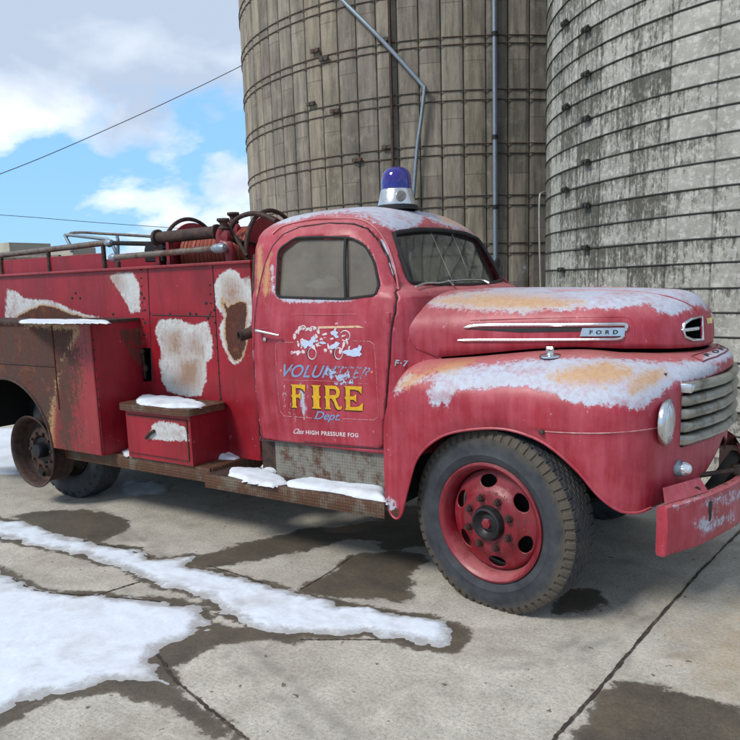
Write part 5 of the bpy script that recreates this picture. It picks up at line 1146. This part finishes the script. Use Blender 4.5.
# --- wheels
m_tyre, nt, p = newmat('tyre_rubber'); c = objc(nt)
nz1 = noise(nt, c, 9, 8, .65); nf = noise(nt, c, 60, 4, .7)
col = mix(nt, ramp(nt, nz1, [(.35, 0), (.7, 1)]), sc(38, 41, 46), sc(62, 66, 71))
mud = ramp(nt, M(nt, 'ADD', attr(nt, 'mud'), M(nt, 'MULTIPLY', M(nt, 'SUBTRACT', nz1, .5), .9)), [(.35, 0), (.7, .85)])
col = mix(nt, mud, col, mix(nt, nf, sc(66, 59, 50), sc(90, 80, 66))); L(nt, col, p.inputs['Base Color']); p.inputs['Roughness'].default_value = .8; bump(nt, p, nf, .3, .003)
def tyre_mesh(Ro=.476, Ri=.285, w=.225, seg=540, mudlv=1.0):
    """axis along +Y local, outer side at -Y"""
    hw = w/2
    prof = [(Ri,-hw*.62,0,0),(Ri+.01,-hw*.80,0,0),(Ri+.035,-hw*.97,0,0),(Ri+.06,-hw*1.04,0,0),(Ri+.064,-hw*1.065,0,0),(Ri+.068,-hw*1.045,0,0),(Ri+.09,-hw*1.06,0,.25),(Ri+.12,-hw*1.04,0,.42),(Ro-.045,-hw*1.0,0,.65),(Ro-.041,-hw*1.0,1,.8),(Ro-.03,-hw*.965,1,1),(Ro-.016,-hw*.90,1,1),(Ro-.006,-hw*.84,1,1)]
    ys = np.linspace(-hw*.78, hw*.78, 33)
    prof += [(Ro-.004*(abs(y)/hw)**2, y, 2, .45) for y in ys]
    prof += [(r, -y, k, m) for r, y, k, m in prof[:13][::-1]]
    n = len(prof); V = []; mud_ = []
    for i in range(seg):
        a = 2*math.pi*i/seg; ph = (i % 9)
        for r, y, k, m in prof:
            rr = r; yy = y
            if k == 1 and ph in (0, 1, 2): rr = r-.012; yy = y*.97
            if k == 2:
                zg = .008*(1 if (i//5) % 2 else -1); s = abs(((y+zg)/hw*3.1) % 1.0-.5)
                if s > .40: rr = r-.009
                if (i % 9) in (0,) and abs(y) > hw*.45: rr = r-.007
            V.append((rr*math.cos(a), yy, rr*math.sin(a))); mud_.append(m*mudlv)
    F = [(i*n+j, i*n+j+1, ((i+1) % seg)*n+j+1, ((i+1) % seg)*n+j) for i in range(seg) for j in range(n-1)]
    return np.array(V), F, mud_
def sag(V): V[:, 2] = np.maximum(V[:, 2], .001); return V
def place(V, c, rz):
    ca, sa = math.cos(rz), math.sin(rz); V = np.asarray(V, float); return np.stack([V[:, 0]*ca-V[:, 1]*sa, V[:, 0]*sa+V[:, 1]*ca, V[:, 2]], 1)+c
def put(name, b_or, mat, parent, c, rz, **k):
    V, F = (b_or.V, b_or.F) if isinstance(b_or, MB) else b_or[:2]
    m = MB(); m.V = [tuple(v) for v in place(V, c, rz)]; m.F = list(F); return m.build(name, mat, parent, **k)
def wheel_front(c, rz, mirror=False):
    sg = 1
    Vt, Ft, md = tyre_mesh(); o = mk('wheel', sag(place(Vt, c, rz)), Ft, m_tyre, T, True, attrs={'mud': md}); o.data.set_sharp_from_angle(angle=R_(35))
    # rim
    b = MB(); b.lathe([(.268,.02),(.272,-.05),(.276,-.075),(.300,-.084),(.308,-.10),(.306,-.112),(.296,-.116),(.285,-.108),(.272,-.092),(.266,-.06),(.264,-.02),(.262,.02),(.258,.03)], (0,0,0), (0,1,0), 72)
    rim = put('rim', b, m_wheel, o, c, rz)
    # disc: polar sheet with hand holes
    nr, na = 40, 216; V = []; 
    dprof = [(.055,-.098),(.07,-.098),(.10,-.097),(.145,-.095),(.160,-.090),(.178,-.078),(.195,-.068),(.22,-.060),(.245,-.052),(.257,-.040),(.262,-.02)]
    rr = np.linspace(.055, .262, nr); hh = np.interp(rr, [a for a, _ in dprof], [h for _, h in dprof])
    for r, h in zip(rr, hh):
        for k in range(na): a = 2*math.pi*k/na; V.append((r*math.cos(a), h, r*math.sin(a)))
    V = np.array(V); F = gridF(nr, na, True); q = V[:, [0, 2]].copy()
    for k in range(6):
        a = math.radians(97+60*k); cc = np.array([.209*math.cos(a), .209*math.sin(a)]); pol = [cc+np.array([-math.sin(a), math.cos(a)])*.050*math.cos(t)+np.array([math.cos(a), math.sin(a)])*.032*math.sin(t) for t in np.linspace(0, 2*math.pi, 24)[:-1]]
        F, _ = cut(V, F, q, pol, np.ones(len(V), bool))
    V[:, 0] = q[:, 0]; V[:, 2] = q[:, 1]; V, F, _ = compact(V, F)
    gr_ = np.hypot(V[:, 0], V[:, 2]); dd = mk('wheel_disc', place(V, c, rz), F, m_wheel, rim, True, attrs={'rustf': np.clip(.46-(gr_-.09)*1.0, .30, .44)}); solidify(dd, .006, 1)
    b = MB(); b.lathe([(.0005,.03),(.245,.03)], (0,0,0), (0,1,0), 48); b.lathe([(.20,.06),(.20,.10)], (0,0,0), (0,1,0), 32); put('brake_drum', b, m_dark, rim, c, rz)
    b = MB(); b.lathe([(.092,-.094),(.090,-.108),(.080,-.130),(.070,-.134),(.060,-.118),(.046,-.106),(.036,-.110),(.0005,-.112)], (0,0,0), (0,1,0), 36); b.V = b.V; put('hub', b, simple('greasy_hub', (.02,.018,.02), .45, .3), rim, c, rz)
    b = MB(); b.lathe([(.026,-.105),(.026,-.128),(.018,-.132),(.0005,-.132)], (0,0,0), (0,1,0), 6); put('hub_nut', b, m_wheel, rim, c, rz)
    m_nut = simple('rusty_nut', sc(70, 46, 44), .6, .3, .3, 30)
    for k in range(8):
        a = math.radians(20+45*k); x, z = .128*math.cos(a), .128*math.sin(a); b = MB(); b.lathe([(.022,-.094),(.022,-.100),(.017,-.101),(.017,-.120),(.011,-.121),(.011,-.129),(.0005,-.130)], (x,0,z), (0,1,0), 6); put('lug_nut', b, m_nut, rim, c, rz)
wheel_front(np.array([-1.487, 3.375, .447]), R_(-10))
# far front wheel, rear duals (plain)
def wheel_plain(c, rim_dish, rz=0., face=-1):
    Vt, Ft, md = tyre_mesh(seg=270, mudlv=1.6); md = [min(x, .3) for x in md]; o = mk('wheel', sag(place(Vt, c, rz)), Ft, m_tyre, T, True, attrs={'mud': md})
    if rim_dish:
        b = MB(); b.lathe([(.285,-.09*face*-1),(.27,0),(.26,.02),(.1,.02),(.0005,.02)], (0,0,0), (0,1,0), 40); put('rim', b, m_iron, o, c, rz)
    return o
wheel_plain(np.array([-1.495, 2*YC-3.375, .462]), True, R_(-10)); wheel_plain(np.array([-5.32, 3.60, .462]), True); wheel_plain(np.array([-5.32, 2*YC-3.60, .462]), True); wheel_plain(np.array([-5.32, 2*YC-3.33, .462]), True)
# bare outer rear rim
b = MB(); b.lathe([(.262,.10),(.262,.085),(.255,.08),(.252,-.04),(.262,-.07),(.278,-.085),(.284,-.096),(.280,-.104),(.272,-.100),(.262,-.090),(.256,-.07),(.254,-.02),(.250,.02),(.235,.035),(.20,.02),(.185,.0),(.150,-.012),(.12,-.015),(.11,.0),(.10,.12)], (0,0,0), (0,1,0), 64)
crm = np.array([-5.315, 3.30, .438]); rr_ = put('bare_rim', b, m_iron, T, crm, 0)
b = MB(); b.lathe([(.0005,-.07),(.05,-.068),(.06,-.05),(.062,.0),(.10,.0),(.10,.12)], (0,0,0), (0,1,0), 24); put('hub', b, simple('dark_hub', (.02,.022,.028), .4, .5), rr_, crm, 0)
for k in range(5):
    a = .5+k*1.2566; b = MB(); b.lathe([(.0005,0),(.034,0)], (.205*math.cos(a), .010, .205*math.sin(a)), (0,1,0), 16); put('hand_hole', b, m_black, rr_, crm, 0)
b = MB()
for k in range(10):
    a = k*.6283; b.lathe([(.012,.0),(.012,-.035),(.0005,-.037)], (.135*math.cos(a), 0, .135*math.sin(a)), (0,1,0), 6)
put('lug_nut', b, m_iron, rr_, crm, 0)
# ------------------------------------------------------------------ things on the truck
def sp_(poly, z): return np.array([onz(u, v, z)[:2] for u, v in poly])
G = 'snow lying on the steps and boards of the truck'
snow('snow_patch', sp_([(136,400),(142,395),(160,398),(190,401),(205,405),(200,408),(170,408),(140,405)], .883), .883, .03, .012, .2, .05, 'snow on top of the tread plate step box', 'snow', group=G, jag=.2)
snow('snow_patch', sp_([(231,468),(259,469),(285,478),(289,484),(272,487),(250,482),(229,476)], .474), .474, .035, .012, .2, .05, 'rear patch of snow on the running board below the door', 'snow', group=G, jag=.2)
snow('snow_patch', sp_([(285,483),(305,478),(334,481),(365,484),(385,482),(386,502),(363,499),(347,495),(321,491),(289,487)], .474), .474, .035, .012, .2, .05, 'long patch of snow on the running board next to the front fender', 'snow', group=G, jag=.2)
snow('snow_patch', sp_([(203,456),(218,446),(232,451),(246,455),(235,460),(212,459)], .498), .498, .05, .012, .2, .06, 'heap of snow on the side step between step box and cab', 'snow', group=G, jag=.2)
snow('snow_patch', sp_([(122,452),(128,448),(148,452),(150,456),(125,456)], .498), .498, .03, .012, .2, .05, 'small bit of snow on the side step left of the step box', 'snow', group=G, jag=.2)
snow('snow_patch', sp_([(20,320.5),(30,319),(106,320.5),(108,323),(60,323.5),(22,323)], 1.452), 1.452, .009, .012, .2, .05, 'thin strip of snow on the rusty shelf above the rear wheel', 'snow', group=G, jag=.2)
snow('snow_patch', sp_([(262,465),(280,461),(283,471),(264,472)], .474), .474, .03, .012, .2, .05, 'snow on the running board against the tread plate under the door', 'snow', group=G, jag=.2)
# black cloth draped over the rail
cl = [(148,262),(150,250),(152,244),(158,240),(166,240),(170,248),(169,262)]; P = [ony(u, v, YB+.16) for u, v in cl]; n_ = len(P); b = MB()
rings = []
for k, (dy, s) in enumerate(((-.05,.92),(-.03,1.0),(.03,1.0),(.06,.9))):
    cc = np.mean(P, 0); rings += [(cc[0]+(q[0]-cc[0])*s+random.uniform(-.006,.006), q[1]+dy+.015*math.sin(q[0]*60), max(cc[2]+(q[2]-cc[2])*s, 1.822 if dy < 0.1 else 0)) for q in P]
F = [(k*n_+i, k*n_+(i+1) % n_, (k+1)*n_+(i+1) % n_, (k+1)*n_+i) for k in range(3) for i in range(n_)]+[tuple(range(n_-1, -1, -1)), tuple(3*n_+i for i in range(n_))]
b.add(rings, F); tag(b.build('cloth', m_cloth, None, loc=(P[0][0], P[0][1], 1.82)), 'black cloth bundled over the rail on the truck bed', 'cloth')
